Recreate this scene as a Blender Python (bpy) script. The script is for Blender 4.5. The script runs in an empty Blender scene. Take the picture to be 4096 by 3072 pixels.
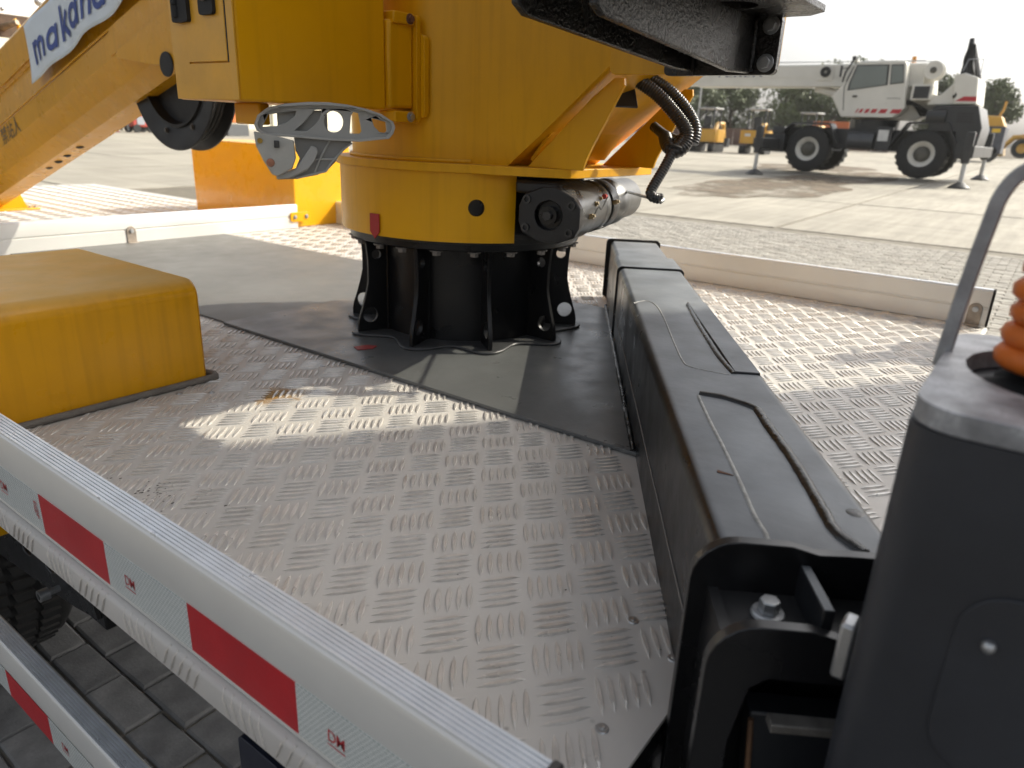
import bpy, bmesh, math, random
from mathutils import Vector, Matrix, noise
from mathutils.geometry import tessellate_polygon
random.seed(7)
PI = math.pi
S = bpy.context.scene
C = S.collection

# ------------------------------------------------------------------ camera
CZ = 1.5                                    # eye height above the paving
R_ = Vector((0.59924497, -0.79955174, 0.04028009))
D_ = Vector((-0.24474566, -0.23087229, -0.94169929))
F_ = Vector((0.76223686, 0.55445018, -0.33403587))
cd = bpy.data.cameras.new('camera'); cam = bpy.data.objects.new('camera', cd); C.objects.link(cam)
m = Matrix.Identity(4)
for i in range(3):
    m[i][0] = R_[i]; m[i][1] = -D_[i]; m[i][2] = -F_[i]
m[2][3] = CZ
cam.matrix_world = m
cd.sensor_width = 36; cd.lens = 36 * 2860 / 4096; cd.clip_start = 0.02; cd.clip_end = 2000
cd.dof.use_dof = True; cd.dof.focus_distance = 1.0; cd.dof.aperture_fstop = 7.0
S.camera = cam
# ------------------------------------------------------------------ sky, sun, exposure
SUN_AZ = Vector((0.8275, -0.5615)); SUN_EL = math.radians(36.5)
w = bpy.data.worlds.new('World'); S.world = w; w.use_nodes = True
nt = w.node_tree; bg = nt.nodes['Background']
sky = nt.nodes.new('ShaderNodeTexSky'); sky.sky_type = 'NISHITA'; sky.sun_disc = False
sky.sun_elevation = SUN_EL; sky.sun_rotation = math.atan2(SUN_AZ.x, SUN_AZ.y)
sky.air_density = 1.0; sky.dust_density = 5.0; sky.ozone_density = 1.0; sky.altitude = 20
hs = nt.nodes.new('ShaderNodeHueSaturation'); hs.inputs['Saturation'].default_value = 0.30   # milky, hazy sky
nt.links.new(sky.outputs[0], hs.inputs['Color']); nt.links.new(hs.outputs[0], bg.inputs[0]); bg.inputs[1].default_value = 0.13
sl = bpy.data.lights.new('sun', 'SUN'); sun = bpy.data.objects.new('sun', sl); C.objects.link(sun)
sl.energy = 2.9; sl.angle = math.radians(0.6); sl.color = (1.0, 0.93, 0.77)
sun.rotation_euler = (-Vector((SUN_AZ.x * math.cos(SUN_EL), SUN_AZ.y * math.cos(SUN_EL), math.sin(SUN_EL)))).to_track_quat('-Z', 'Y').to_euler()
S.view_settings.view_transform = 'Standard'; S.view_settings.look = 'None'; S.view_settings.gamma = 1
S.view_settings.exposure = 0.86

# ------------------------------------------------------------------ materials
MT = {}
def mat(name, col, rough=0.5, metal=0.0, var=0.12, scale=6.0, bump=0.0, bscale=60.0, dust=0.0, dustcol=(0.42, 0.38, 0.31),
        streak=0.0, streakcol=None, spec=0.5, coat=0.0, coord='Object', rvar=0.15, spots=0.0, spotcol=(0.02, 0.017, 0.014), spotscale=40, dlo=.45):
    if name in MT: return MT[name]
    M = bpy.data.materials.new(name); M.use_nodes = True; MT[name] = M
    n = M.node_tree.nodes; L = M.node_tree.links; b = n['Principled BSDF']
    tc = n.new('ShaderNodeTexCoord'); geo = n.new('ShaderNodeNewGeometry')
    pos = geo.outputs['Position']
    b.inputs['Metallic'].default_value = metal
    b.inputs['Specular IOR Level'].default_value = spec
    if coat: b.inputs['Coat Weight'].default_value = coat; b.inputs['Coat Roughness'].default_value = 0.08
    def nz(sc, det=4, vec=pos):
        t = n.new('ShaderNodeTexNoise'); t.inputs['Scale'].default_value = sc; t.inputs['Detail'].default_value = det
        L.new(vec, t.inputs['Vector']); return t.outputs['Fac']
    def mr(v, a, b_, c, d):
        t = n.new('ShaderNodeMapRange'); t.inputs[1].default_value = a; t.inputs[2].default_value = b_; t.inputs[3].default_value = c; t.inputs[4].default_value = d
        L.new(v, t.inputs[0]); return t.outputs[0]
    def mul(a, b_):
        t = n.new('ShaderNodeMath'); t.operation = 'MULTIPLY'
        for i, v in enumerate((a, b_)):
            if isinstance(v, (int, float)): t.inputs[i].default_value = v
            else: L.new(v, t.inputs[i])
        return t.outputs[0]
    def mix(f, a, b_):
        t = n.new('ShaderNodeMix'); t.data_type = 'RGBA'
        if isinstance(f, (int, float)): t.inputs[0].default_value = f
        else: L.new(f, t.inputs[0])
        for i, v in ((6, a), (7, b_)):
            if isinstance(v, tuple): t.inputs[i].default_value = (*v, 1)
            else: L.new(v, t.inputs[i])
        return t.outputs[2]
    big = nz(scale); fine = nz(scale * 9, 6)
    c1 = tuple(max(0, x * (1 - var)) for x in col); c2 = tuple(min(1, x * (1 + var)) for x in col)
    cur = mix(mr(big, .3, .7, 0, 1), c1, c2)
    cur = mix(mul(mr(fine, .35, .75, 0, 1), var * 1.5), cur, tuple(x * .7 for x in col))
    if streak:
        mp = n.new('ShaderNodeMapping'); mp.inputs['Scale'].default_value = (55, 55, 2.2); L.new(pos, mp.inputs['Vector'])
        s = nz(1.0, 3, mp.outputs[0])
        cur = mix(mul(mr(s, .5, .72, 0, 1), streak), cur, streakcol or tuple(x * .55 for x in col))
    if spots:
        v = n.new('ShaderNodeTexVoronoi'); v.inputs['Scale'].default_value = spotscale; L.new(pos, v.inputs['Vector'])
        msk = mul(mr(v.outputs['Distance'], .04, .12, 1, 0), mr(nz(scale * .8 + 2), .55, .62, 0, 1))
        cur = mix(mul(msk, spots), cur, spotcol)
    if dust:
        sx = n.new('ShaderNodeSeparateXYZ'); L.new(geo.outputs['Normal'], sx.inputs[0])
        up = mr(sx.outputs['Z'], dlo, max(.95, dlo + .12), 0, 1)
        cur = mix(mul(mul(up, mr(nz(9, 5), .25, .7, .45, 1)), dust), cur, dustcol)
        rr = mix(up, (rough,) * 3, (min(1, rough + .2 * dust),) * 3)
        sp = n.new('ShaderNodeSeparateColor'); L.new(rr, sp.inputs[0]); rbase = sp.outputs[0]
        ad = n.new('ShaderNodeMath'); ad.operation = 'ADD'; L.new(rbase, ad.inputs[0]); L.new(mr(nz(14, 5), .3, .7, -rvar * .5, rvar * .5), ad.inputs[1]); L.new(ad.outputs[0], b.inputs['Roughness'])
    else:
        L.new(mr(nz(14, 5), .3, .7, max(0.02, rough - rvar * .5), min(1, rough + rvar * .5)), b.inputs['Roughness'])
    L.new(cur, b.inputs['Base Color'])
    if bump:
        bp = n.new('ShaderNodeBump'); bp.inputs['Strength'].default_value = bump; bp.inputs['Distance'].default_value = 0.003
        L.new(nz(bscale, 6), bp.inputs['Height']); L.new(bp.outputs[0], b.inputs['Normal'])
    return M

YEL = (0.72, 0.355, 0.004)
def Y_(): return mat('yellow_paint', YEL, rough=.36, var=.05, scale=4, dust=.35, dustcol=(.50, .33, .10), streak=.22, spec=.32, rvar=.12)
def YB(): return mat('yellow_boom_paint', (0.60, 0.285, 0.003), rough=.30, var=.05, scale=3, dust=.4, dustcol=(.5, .33, .09), streak=.22, spec=.3)
def BK(): return mat('black_paint', (0.011, 0.012, 0.014), rough=.34, var=.3, scale=8, dust=.95, dustcol=(.175, .19, .205), bump=.12, bscale=90, rvar=.2, dlo=.86)
def BG(): return mat('black_gloss', (0.009, 0.009, 0.010), rough=.28, var=.2, dust=.3, dustcol=(.07, .07, .07), bump=.05, bscale=40)
def PL(): return mat('grey_plate_paint', (0.098, 0.101, 0.10), rough=.36, var=.16, scale=5, bump=.08, bscale=140, rvar=.22, spots=.5, spotscale=22)
def MTT(): return mat('grey_mat_coating', (0.14, 0.138, 0.13), rough=.55, var=.14, scale=3, bump=.15, bscale=220, rvar=.15)
def AL(): return mat('tread_aluminium', (0.53, 0.508, 0.478), rough=.55, metal=.12, var=.07, scale=5, bump=.05, bscale=180, rvar=.14, spots=.55, spotscale=38, dust=.3, dustcol=(.47, .44, .39))
def ALB(): return mat('tread_bar_worn', (0.60, 0.575, 0.54), rough=.34, metal=.35, var=.12, scale=45, rvar=.2)
def RA(): return mat('rail_aluminium', (0.70, 0.695, 0.665), rough=.36, metal=.3, var=.05, scale=3, rvar=.12, dust=.15)
def RAT(): return mat('rail_ridged_aluminium', (0.72, 0.75, 0.79), rough=.33, metal=.5, var=.06, scale=30, rvar=.15)
def ST(): return mat('zinc_steel', (0.45, 0.46, 0.47), rough=.38, metal=.85, var=.15, scale=50, bump=.1)
def RB(): return mat('rubber', (0.018, 0.018, 0.018), rough=.75, var=.2, scale=20, dust=.35, dustcol=(.12, .11, .1), bump=.1)
def GP(): return mat('grey_plastic', (0.40, 0.397, 0.375), rough=.5, var=.07, scale=20, dust=.15, dustcol=(.4, .4, .4))
def simple(name, col, **k): return mat(name, col, **k)

# ------------------------------------------------------------------ mesh helpers
class MB:
    def __init__(s): s.v = []; s.f = []
    def add(s, vs, fs):
        o = len(s.v); s.v += [Vector(x) for x in vs]; s.f += [tuple(i + o for i in f) for f in fs]; return s
    def box(s, x0, x1, y0, y1, z0, z1):
        return s.add([(x, y, z) for z in (z0, z1) for y in (y0, y1) for x in (x0, x1)], [(0, 2, 3, 1), (4, 5, 7, 6), (0, 1, 5, 4), (2, 6, 7, 3), (0, 4, 6, 2), (1, 3, 7, 5)])
    def prism(s, poly, o, u, v, w, t0, t1, holes=()):
        o, u, v, w = map(Vector, (o, u, v, w)); loops = [list(poly)] + [list(h) for h in holes]
        flat = [p for l in loops for p in l]; n = len(flat)
        tri = tessellate_polygon([[Vector((p[0], p[1], 0)) for p in l] for l in loops])
        vs = [o + u * p[0] + v * p[1] + w * t for t in (t0, t1) for p in flat]
        fs = [tuple(t) for t in tri] + [tuple(n + i for i in reversed(t)) for t in tri]
        k = 0
        for l in loops:
            m_ = len(l)
            for i in range(m_):
                a, b = k + i, k + (i + 1) % m_; fs.append((a, b, b + n, a + n))
            k += m_
        return s.add(vs, fs)
    def cyl(s, p0, p1, r0, r1=None, n=16, cap=True):
        r1 = r0 if r1 is None else r1; p0, p1 = Vector(p0), Vector(p1); ax = (p1 - p0).normalized()
        a = ax.orthogonal().normalized(); b = ax.cross(a); vs = []
        for p, r in ((p0, r0), (p1, r1)):
            vs += [p + (a * math.cos(2 * PI * i / n) + b * math.sin(2 * PI * i / n)) * r for i in range(n)]
        fs = [(i, (i + 1) % n, n + (i + 1) % n, n + i) for i in range(n)]
        if cap: fs += [tuple(reversed(range(n))), tuple(range(n, 2 * n))]
        return s.add(vs, fs)
    def lathe(s, prof, o, ax, n=32, a0=0.0, a1=2 * PI, ref=None):
        o = Vector(o); ax = Vector(ax).normalized(); a = Vector(ref) if ref else ax.orthogonal().normalized(); b = ax.cross(a)
        full = abs(a1 - a0 - 2 * PI) < 1e-6; m_ = n if full else n + 1; k = len(prof)
        vs = []
        for i in range(m_):
            t = a0 + (a1 - a0) * i / n; d = a * math.cos(t) + b * math.sin(t)
            vs += [o + d * r + ax * h for r, h in prof]
        fs = []
        for i in range(n):
            j = (i + 1) % m_
            for q in range(k - 1): fs.append((i * k + q, j * k + q, j * k + q + 1, i * k + q + 1))
        return s.add(vs, fs)
    def tube(s, path, rad, n=10, cap=True):
        P = [Vector(p) for p in path]; k = len(P); rr = rad if isinstance(rad, (list, tuple)) else [rad] * k
        vs = []; a = None
        for i in range(k):
            t = (P[min(i + 1, k - 1)] - P[max(i - 1, 0)]).normalized()
            a = t.orthogonal().normalized() if a is None else (a - t * a.dot(t)).normalized()
            b = t.cross(a)
            vs += [P[i] + (a * math.cos(2 * PI * j / n) + b * math.sin(2 * PI * j / n)) * rr[i] for j in range(n)]
        fs = [(i * n + j, i * n + (j + 1) % n, (i + 1) * n + (j + 1) % n, (i + 1) * n + j) for i in range(k - 1) for j in range(n)]
        if cap: fs += [tuple(reversed(range(n))), tuple(range((k - 1) * n, k * n))]
        return s.add(vs, fs)
    def loft(s, rings, cap=True):
        n = len(rings[0]); vs = [p for r in rings for p in r]
        fs = [(i * n + j, i * n + (j + 1) % n, (i + 1) * n + (j + 1) % n, (i + 1) * n + j) for i in range(len(rings) - 1) for j in range(n)]
        if cap: fs += [tuple(reversed(range(n))), tuple(range((len(rings) - 1) * n, len(rings) * n))]
        return s.add(vs, fs)
    def ball(s, c, r, n=10, squash=(1, 1, 1)):
        rings = []; c = Vector(c); k = max(4, n // 2)
        vs = [c + Vector((0, 0, -r * squash[2]))]
        for i in range(1, k):
            t = PI * i / k - PI / 2
            vs += [c + Vector((math.cos(t) * math.cos(2 * PI * j / n) * r * squash[0], math.cos(t) * math.sin(2 * PI * j / n) * r * squash[1], math.sin(t) * r * squash[2])) for j in range(n)]
        vs.append(c + Vector((0, 0, r * squash[2]))); e = len(vs) - 1
        fs = [(0, 1 + (j + 1) % n, 1 + j) for j in range(n)]
        for i in range(k - 2):
            for j in range(n): fs.append((1 + i * n + j, 1 + i * n + (j + 1) % n, 1 + (i + 1) * n + (j + 1) % n, 1 + (i + 1) * n + j))
        o = 1 + (k - 2) * n
        fs += [(o + j, o + (j + 1) % n, e) for j in range(n)]
        return s.add(vs, fs)

def spline(pts, per=6):
    P = [Vector(p) for p in pts]; out = []
    for i in range(len(P) - 1):
        a, b, c, d = P[max(i - 1, 0)], P[i], P[i + 1], P[min(i + 2, len(P) - 1)]
        for k in range(per):
            t = k / per
            out.append(.5 * ((2 * b) + (c - a) * t + (2 * a - 5 * b + 4 * c - d) * t * t + (3 * b - a - 3 * c + d) * t ** 3))
    out.append(P[-1]); return out
def circ(cx, cy, r, n=20, ry=None): return [(cx + r * math.cos(2 * PI * i / n), cy + (ry or r) * math.sin(2 * PI * i / n)) for i in range(n)]
def rrect(x0, x1, y0, y1, r, n=4):
    out = []
    for cx, cy, a in ((x1 - r, y1 - r, 0), (x0 + r, y1 - r, 90), (x0 + r, y0 + r, 180), (x1 - r, y0 + r, 270)):
        for i in range(n + 1):
            t = math.radians(a + 90 * i / n); out.append((cx + r * math.cos(t), cy + r * math.sin(t)))
    return out

WL = {}                                     # world location of every object, for parenting in world coordinates
def obj(name, mb, material, parent=None, bevel=0.0, smooth=35, seg=2, local=False, weld=False):
    me = bpy.data.meshes.new(name)
    off = Vector((0, 0, 0)) if (parent is None or local) else WL[parent]
    base = off
    if parent is None and mb.v:             # origin at the base of the thing
        xs = [v.x for v in mb.v]; ys = [v.y for v in mb.v]; zs = [v.z for v in mb.v]
        base = Vector(((min(xs) + max(xs)) / 2, (min(ys) + max(ys)) / 2, min(zs)))
    me.from_pydata([v - base for v in mb.v], [], mb.f)
    bm = bmesh.new(); bm.from_mesh(me)
    if weld: bmesh.ops.remove_doubles(bm, verts=bm.verts, dist=1e-5)
    bmesh.ops.recalc_face_normals(bm, faces=bm.faces); bm.to_mesh(me); bm.free()
    me.materials.append(material)
    if smooth:
        me.shade_smooth(); me.set_sharp_from_angle(angle=math.radians(smooth))
    o = bpy.data.objects.new(name, me); C.objects.link(o)
    if parent: o.parent = parent; WL[o] = off
    else: o.location = base; WL[o] = base
    if bevel:
        b = o.modifiers.new('bevel', 'BEVEL'); b.width = bevel; b.segments = seg; b.limit_method = 'ANGLE'; b.angle_limit = math.radians(40)
    return o
def tag(o, label=None, cat=None, group=None, kind=None):
    if label: o['label'] = label
    if cat: o['category'] = cat
    if group: o['group'] = group
    if kind: o['kind'] = kind
    return o
def thing(name, loc, label, cat, group=None, rz=0):
    o = bpy.data.objects.new(name, None); C.objects.link(o); o.location = loc; o.rotation_euler = (0, 0, rz); o.empty_display_size = .1
    WL[o] = Vector(loc); return tag(o, label, cat, group)
def dup(root, loc, rz, label):
    r = root.copy(); C.objects.link(r); r.location = loc; r.rotation_euler = (0, 0, rz); r['label'] = label
    for ch in root.children:
        c = ch.copy(); C.objects.link(c); c.parent = r
        for g in ch.children: d = g.copy(); C.objects.link(d); d.parent = c
    return r
def part(name, parent, material, fn, bevel=0.0, smooth=35, local=False, **k):
    b = MB(); fn(b); return obj(name, b, material, parent, bevel, smooth, local=local, **k)
def B(*a): return lambda b: b.box(*a)
def text_mb(body, size, o, u, v, shear=0.0, align='LEFT', space=1.0, bold=0.0):
    cu = bpy.data.curves.new('t', 'FONT'); cu.body = body; cu.size = size; cu.align_x = align; cu.shear = shear; cu.space_character = space; cu.offset = bold
    cu.resolution_u = 3
    ob = bpy.data.objects.new('t', cu); C.objects.link(ob)
    dg = bpy.context.evaluated_depsgraph_get(); me = bpy.data.meshes.new_from_object(ob.evaluated_get(dg))
    b = MB(); o, u, v = Vector(o), Vector(u), Vector(v)
    b.add([o + u * p.co.x + v * p.co.y for p in me.vertices], [tuple(f.vertices) for f in me.polygons])
    bpy.data.objects.remove(ob); bpy.data.meshes.remove(me); bpy.data.curves.remove(cu); return b
def hexbolt(name, parent, p, ax, r=.008, h=.006, washer=True, material=None):
    p, ax = Vector(p), Vector(ax).normalized(); b = MB()
    if washer: b.cyl(p, p + ax * h * .3, r * 1.45, n=16)
    b.cyl(p + ax * h * (.3 if washer else 0), p + ax * h * 1.3, r, n=6)
    return obj(name, b, material or ST(), parent, bevel=r * .08)
def Zr(z): return CZ + z
DZ = Zr(-.457)                              # top of the deck sheet
GK = 0.0147                                 # the yard falls towards the truck by about 1.5 percent
def gz(x): return GK * x

# ================================================================== GROUND
def broom(M, amt=.22):
    n = M.node_tree.nodes; L = M.node_tree.links; bs = n['Principled BSDF']
    src = bs.inputs['Base Color'].links[0].from_socket; g = n.new('ShaderNodeNewGeometry')
    prev = src
    for sc, a in (((.5, 5.0, .5), amt), ((2.2, .25, 1), amt * .7), ((.12, .12, .12), amt * .8)):
        mp = n.new('ShaderNodeMapping'); mp.inputs['Scale'].default_value = sc; L.new(g.outputs['Position'], mp.inputs[0])
        t = n.new('ShaderNodeTexNoise'); t.inputs['Scale'].default_value = 1; t.inputs['Detail'].default_value = 7; t.inputs['Roughness'].default_value = .65; L.new(mp.outputs[0], t.inputs['Vector'])
        r = n.new('ShaderNodeMapRange'); r.inputs[1].default_value = .35; r.inputs[2].default_value = .68; r.inputs[3].default_value = 1 + a * .3; r.inputs[4].default_value = 1 - a; L.new(t.outputs['Fac'], r.inputs[0])
        m_ = n.new('ShaderNodeVectorMath'); m_.operation = 'SCALE'; L.new(prev, m_.inputs[0]); L.new(r.outputs[0], m_.inputs['Scale']); prev = m_.outputs[0]
    L.new(prev, bs.inputs['Base Color'])
def concrete():
    M = mat('concrete', (0.385, 0.355, 0.295), rough=.85, var=.10, scale=.35, bump=.3, bscale=30, rvar=.1)
    return M
def strip(b, x0, x1, y0, y1, dz, nx=2):
    xs = [x0 + (x1 - x0) * i / nx for i in range(nx + 1)]
    vs = []; fs = []
    for x in xs: vs += [(x, y0, gz(x) + dz), (x, y1, gz(x) + dz)]
    for i in range(nx): fs.append((2 * i, 2 * i + 2, 2 * i + 3, 2 * i + 1))
    b.add(vs, fs)
b = MB(); strip(b, -60, 150, -60, 150, -.09)
tag(obj('ground', b, mat('joint_soil', (0.115, 0.095, 0.07), rough=.95, var=.25, scale=3, bump=.5, bscale=60)), kind='structure')
# concrete yard: cast slabs with open joints
yard = thing('concrete_yard', (12.1, 0, gz(12.1)), None, None); yard['kind'] = 'structure'
CON = concrete(); CON2 = mat('concrete_pale', (0.42, 0.388, 0.322), rough=.85, var=.09, scale=.5, bump=.3, bscale=30)
broom(CON); broom(CON2)
xs = [12.1 + 5.6 * i for i in range(11)]; ysl = [-46 + 5.55 * i for i in range(27)]
off_y = 3.62 - round((3.62 + 46) / 5.55) * 5.55 + 46
def slab(x0, x1, y0, y1):
    b = MB(); g = .035
    x0 += g; x1 -= g; y0 += g; y1 -= g
    b.add([(x, y, gz(x) + z) for z in (-.12, random.uniform(-.004, .004)) for y in (y0, y1) for x in (x0, x1)], [(0, 2, 3, 1), (4, 5, 7, 6), (0, 1, 5, 4), (2, 6, 7, 3), (0, 4, 6, 2), (1, 3, 7, 5)])
    o = obj('concrete_slab', b, random.choice((CON, CON, CON2)), yard, smooth=0)
for i in range(10):
    for j in range(26):
        y0, y1 = ysl[j] + off_y, ysl[j + 1] + off_y
        cx, cy = (xs[i] + xs[i + 1]) / 2, (y0 + y1) / 2
        a = math.degrees(math.atan2(cy, cx))
        if -6 < a < 78 and math.hypot(cx, cy) < 75: slab(xs[i], xs[i + 1], y0, y1)
for i, x0 in enumerate((1.0, 6.55)):       # strips that run on to the left of the paved area
    for j in range(11, 24):
        y0, y1 = ysl[j] + off_y, ysl[j + 1] + off_y
        if y0 > 8.9: slab(x0 if i else 3.0, x0 + 5.55, y0, y1)
b = MB(); strip(b, 12.1, 12.1 + 56, -45, 95, -.014); obj('slab_joint_fill', b, mat('joint_dust', (0.17, 0.15, 0.115), rough=.95, var=.2, scale=5), yard, smooth=0)
b = MB(); strip(b, 3.0, 12.1, 8.9, 95, -.014); obj('slab_joint_fill', b, MT['joint_dust'], yard, smooth=0)
# dry dirt that has collected on the slabs in front of the crane
b = MB()
for (cx, cy, rx, ry, sd) in ((21.0, 6.6, 4.6, 1.9, 1), (28.0, 6.1, 5.0, 1.5, 2), (24.0, 6.9, 3.0, 1.2, 3), (19.5, 12.5, 3.0, 1.6, 4), (33.5, 9.0, 4, 2.2, 5)):
    n = 40; vs = [(cx, cy, gz(cx) + .016)]
    for i in range(n):
        t = 2 * PI * i / n; r = 1 + .32 * noise.noise(Vector((math.cos(t) * 2 + sd * 9, math.sin(t) * 2, 0)))
        x, y = cx + rx * r * math.cos(t), cy + ry * r * math.sin(t); vs.append((x, y, gz(x) + .012))
    b.add(vs, [(0, 1 + i, 1 + (i + 1) % n) for i in range(n)])
tag(obj('dirt', b, mat('dry_dirt', (0.17, 0.132, 0.092), rough=.95, var=.25, scale=2.5, bump=.6, bscale=20), smooth=0), 'brown dry dirt spread on the concrete in front of the crane', 'dirt', kind='stuff')
M = MT['dry_dirt']; nn = M.node_tree.nodes; ll = M.node_tree.links      # thin and broken, so the slab shows through
gp_ = nn.new('ShaderNodeNewGeometry'); tn = nn.new('ShaderNodeTexNoise'); tn.inputs['Scale'].default_value = .9; tn.inputs['Detail'].default_value = 9; tn.inputs['Roughness'].default_value = .72; ll.new(gp_.outputs['Position'], tn.inputs['Vector'])
mr_ = nn.new('ShaderNodeMapRange'); mr_.inputs[1].default_value = .40; mr_.inputs[2].default_value = .56; mr_.inputs[3].default_value = .05; mr_.inputs[4].default_value = .95; ll.new(tn.outputs['Fac'], mr_.inputs[0]); ll.new(mr_.outputs[0], nn['Principled BSDF'].inputs['Alpha'])
# block paving under and beside the truck
b = MB(); strip(b, -3, 12.12, -3, 8.9, -.013); tag(obj('sand_bed', b, mat('joint_sand', (0.20, 0.18, 0.145), rough=.95, var=.25, scale=6, bump=.5, bscale=90)), kind='structure')
pave = thing('paving', (0, 0, 0), None, None); pave['kind'] = 'structure'
PAV = [mat('paver_%s' % k, c, rough=.9, var=.24, scale=11, bump=.3, bscale=110) for k, c in (('grey', (.305, .287, .252)), ('brown', (.285, .264, .228)), ('pale', (.345, .323, .285)))]
PAV += [mat('paver_shaded_%s' % k, c, rough=.88, var=.3, scale=14, bump=.5, bscale=130) for k, c in (('grey', (.150, .148, .145)), ('brown', (.135, .131, .126)), ('pale', (.175, .172, .167)))]  # darker copies for pavers by the truck, its shade put into the colour
bmesh_p = bmesh.new(); bmesh.ops.create_cube(bmesh_p, size=1)
for v in bmesh_p.verts: v.co = Vector((v.co.x * .099, v.co.y * .203, v.co.z * .06))
bmesh.ops.bevel(bmesh_p, geom=[e for e in bmesh_p.edges if all(v.co.z > 0 for v in e.verts)], offset=.006, segments=1, affect='EDGES')
pmesh = []
for M in PAV:
    me = bpy.data.meshes.new('paver'); bmesh_p.to_mesh(me); me.materials.append(M); me.shade_smooth(); me.set_sharp_from_angle(angle=.7); pmesh.append(me)
PV = [v.co.copy() for v in bmesh_p.verts]; PF = [tuple(v.index for v in f.verts) for f in bmesh_p.faces]; bmesh_p.free()
def camuv(p):
    q = Vector(p) - Vector((0, 0, CZ)); z = q.dot(F_)
    if z < .05: return None
    return q.dot(R_) / z * 2860 / 2048, q.dot(D_) / z * 2860 / 2048, z
cand = []
for ix in range(-12, 112):
    x = .0 + ix * .105 + .632 - .105 * 6
    for iy in range(-12, 60):
        y = iy * .21 + (.105 if ix % 2 else 0) + .03
        if x > 12.0 or y > 8.9: continue
        if x > 3.2 and y < -1.5: continue
        u = camuv((x, y, gz(x)))
        inv = u is not None and abs(u[0]) < 1.08 and -.9 < u[1] < .85 and (x < 1.0 or x > 2.35)
        cand.append((u[2] if inv else 1e3 + math.hypot(x, y), x, y))
cand.sort(); stuff = [MB() for _ in PAV]
for k, (d, x, y) in enumerate(cand):
    z = gz(x) - .032 + random.uniform(-.003, .003); rz = random.uniform(-.02, .02); tx = random.uniform(-.012, .012); ty = random.uniform(-.02, .02)
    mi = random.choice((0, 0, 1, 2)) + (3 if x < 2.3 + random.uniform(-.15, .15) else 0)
    if k < 290:
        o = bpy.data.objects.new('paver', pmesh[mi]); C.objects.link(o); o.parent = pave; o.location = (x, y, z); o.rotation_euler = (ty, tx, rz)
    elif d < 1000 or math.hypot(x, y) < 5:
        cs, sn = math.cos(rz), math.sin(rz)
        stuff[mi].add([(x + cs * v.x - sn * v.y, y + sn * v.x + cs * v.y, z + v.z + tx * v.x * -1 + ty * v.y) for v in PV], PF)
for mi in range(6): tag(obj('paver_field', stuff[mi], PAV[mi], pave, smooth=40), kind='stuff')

# ================================================================== TRUCK BED
bed = thing('truck_bed', (1.3, .1, Zr(-.60)), 'flat aluminium tread plate truck bed with grey steel plates down its middle', 'truck bed')
NE, FE, RE, FR = .262, 2.345, .165, 5.3     # near edge, far edge, rear edge, front edge
b = MB()
poly = [(NE, RE), (.50, RE), (.62, .09), (2.30, .09), (FE, .13), (FE, FR), (NE, FR)]
b.prism(poly, (0, 0, DZ), (1, 0, 0), (0, 1, 0), (0, 0, 1), -.004, 0)
obj('tread_sheet', b, AL(), bed, smooth=0)
P1 = Vector((.0431, .0338)); P2 = Vector((.0431, -.0338)); O0 = Vector((.468, .342))
bars = MB(); bars_worn = MB()
def bar(bmb, cx, cy, d, ln, wd, z, h=.0023):
    nrm = Vector((-d.y, d.x)); prof = [(-.5, 0), (-.32, .58), (-.12, .95), (.12, .95), (.32, .58), (.5, 0)]
    top = []; lo = []
    for t, wf in prof: top.append((t, wf))
    vs = []
    for t, wf in top:
        for sd in (-1, 1):
            p = Vector((cx, cy)) + d * (t * ln) + nrm * (sd * wf * wd * .5); vs.append((p.x, p.y, z))
            q = Vector((cx, cy)) + d * (t * ln * .9) + nrm * (sd * wf * wd * .34); vs.append((q.x, q.y, z + h * (1 if wf else 0.2)))
    fs = []
    for i in range(5):
        a, c = 4 * i, 4 * i + 4
        fs += [(a, c, c + 1, a + 1), (a + 1, c + 1, c + 3, a + 3), (a + 3, c + 3, c + 2, a + 2)]
    bmb.add(vs, fs)
def on_tread(x, y):
    if not (NE + .012 < x < FE - .03 and .1 < y < 5.25): return False
    if x < .52 and y < RE + .012: return False
    wb_ = (x - 1.712) * .533 - (y - .931) * .846
    if .915 < x < 1.70 and y < 2.745 and wb_ < .01: return False          # grey plates
    if 0 < wb_ < .145 and y < 1.02: return False            # under the outrigger beam
    if .36 < x < .672 and 1.18 < y < 1.64: return False
    return True
for i in range(-45, 110):
    for j in range(-85, 70):
        c = O0 + P1 * i + P2 * j
        if not on_tread(c.x, c.y): continue
        a, o_ = (P1, P2) if (i + j) % 2 == 0 else (P2, P1)
        d = a.normalized(); q = o_.normalized() * .0110
        for k in range(-2, 3):
            p = c + q * k
            if on_tread(p.x, p.y): bar(bars, p.x, p.y, d * random.choice((1, 1, -1)), .0475 * random.uniform(.95, 1.03), .0058 * random.uniform(.85, 1.1), DZ, .0025 * random.uniform(.75, 1.15))
tag(obj('tread_bars', bars, ALB(), bed, smooth=0), kind='stuff')
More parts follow.
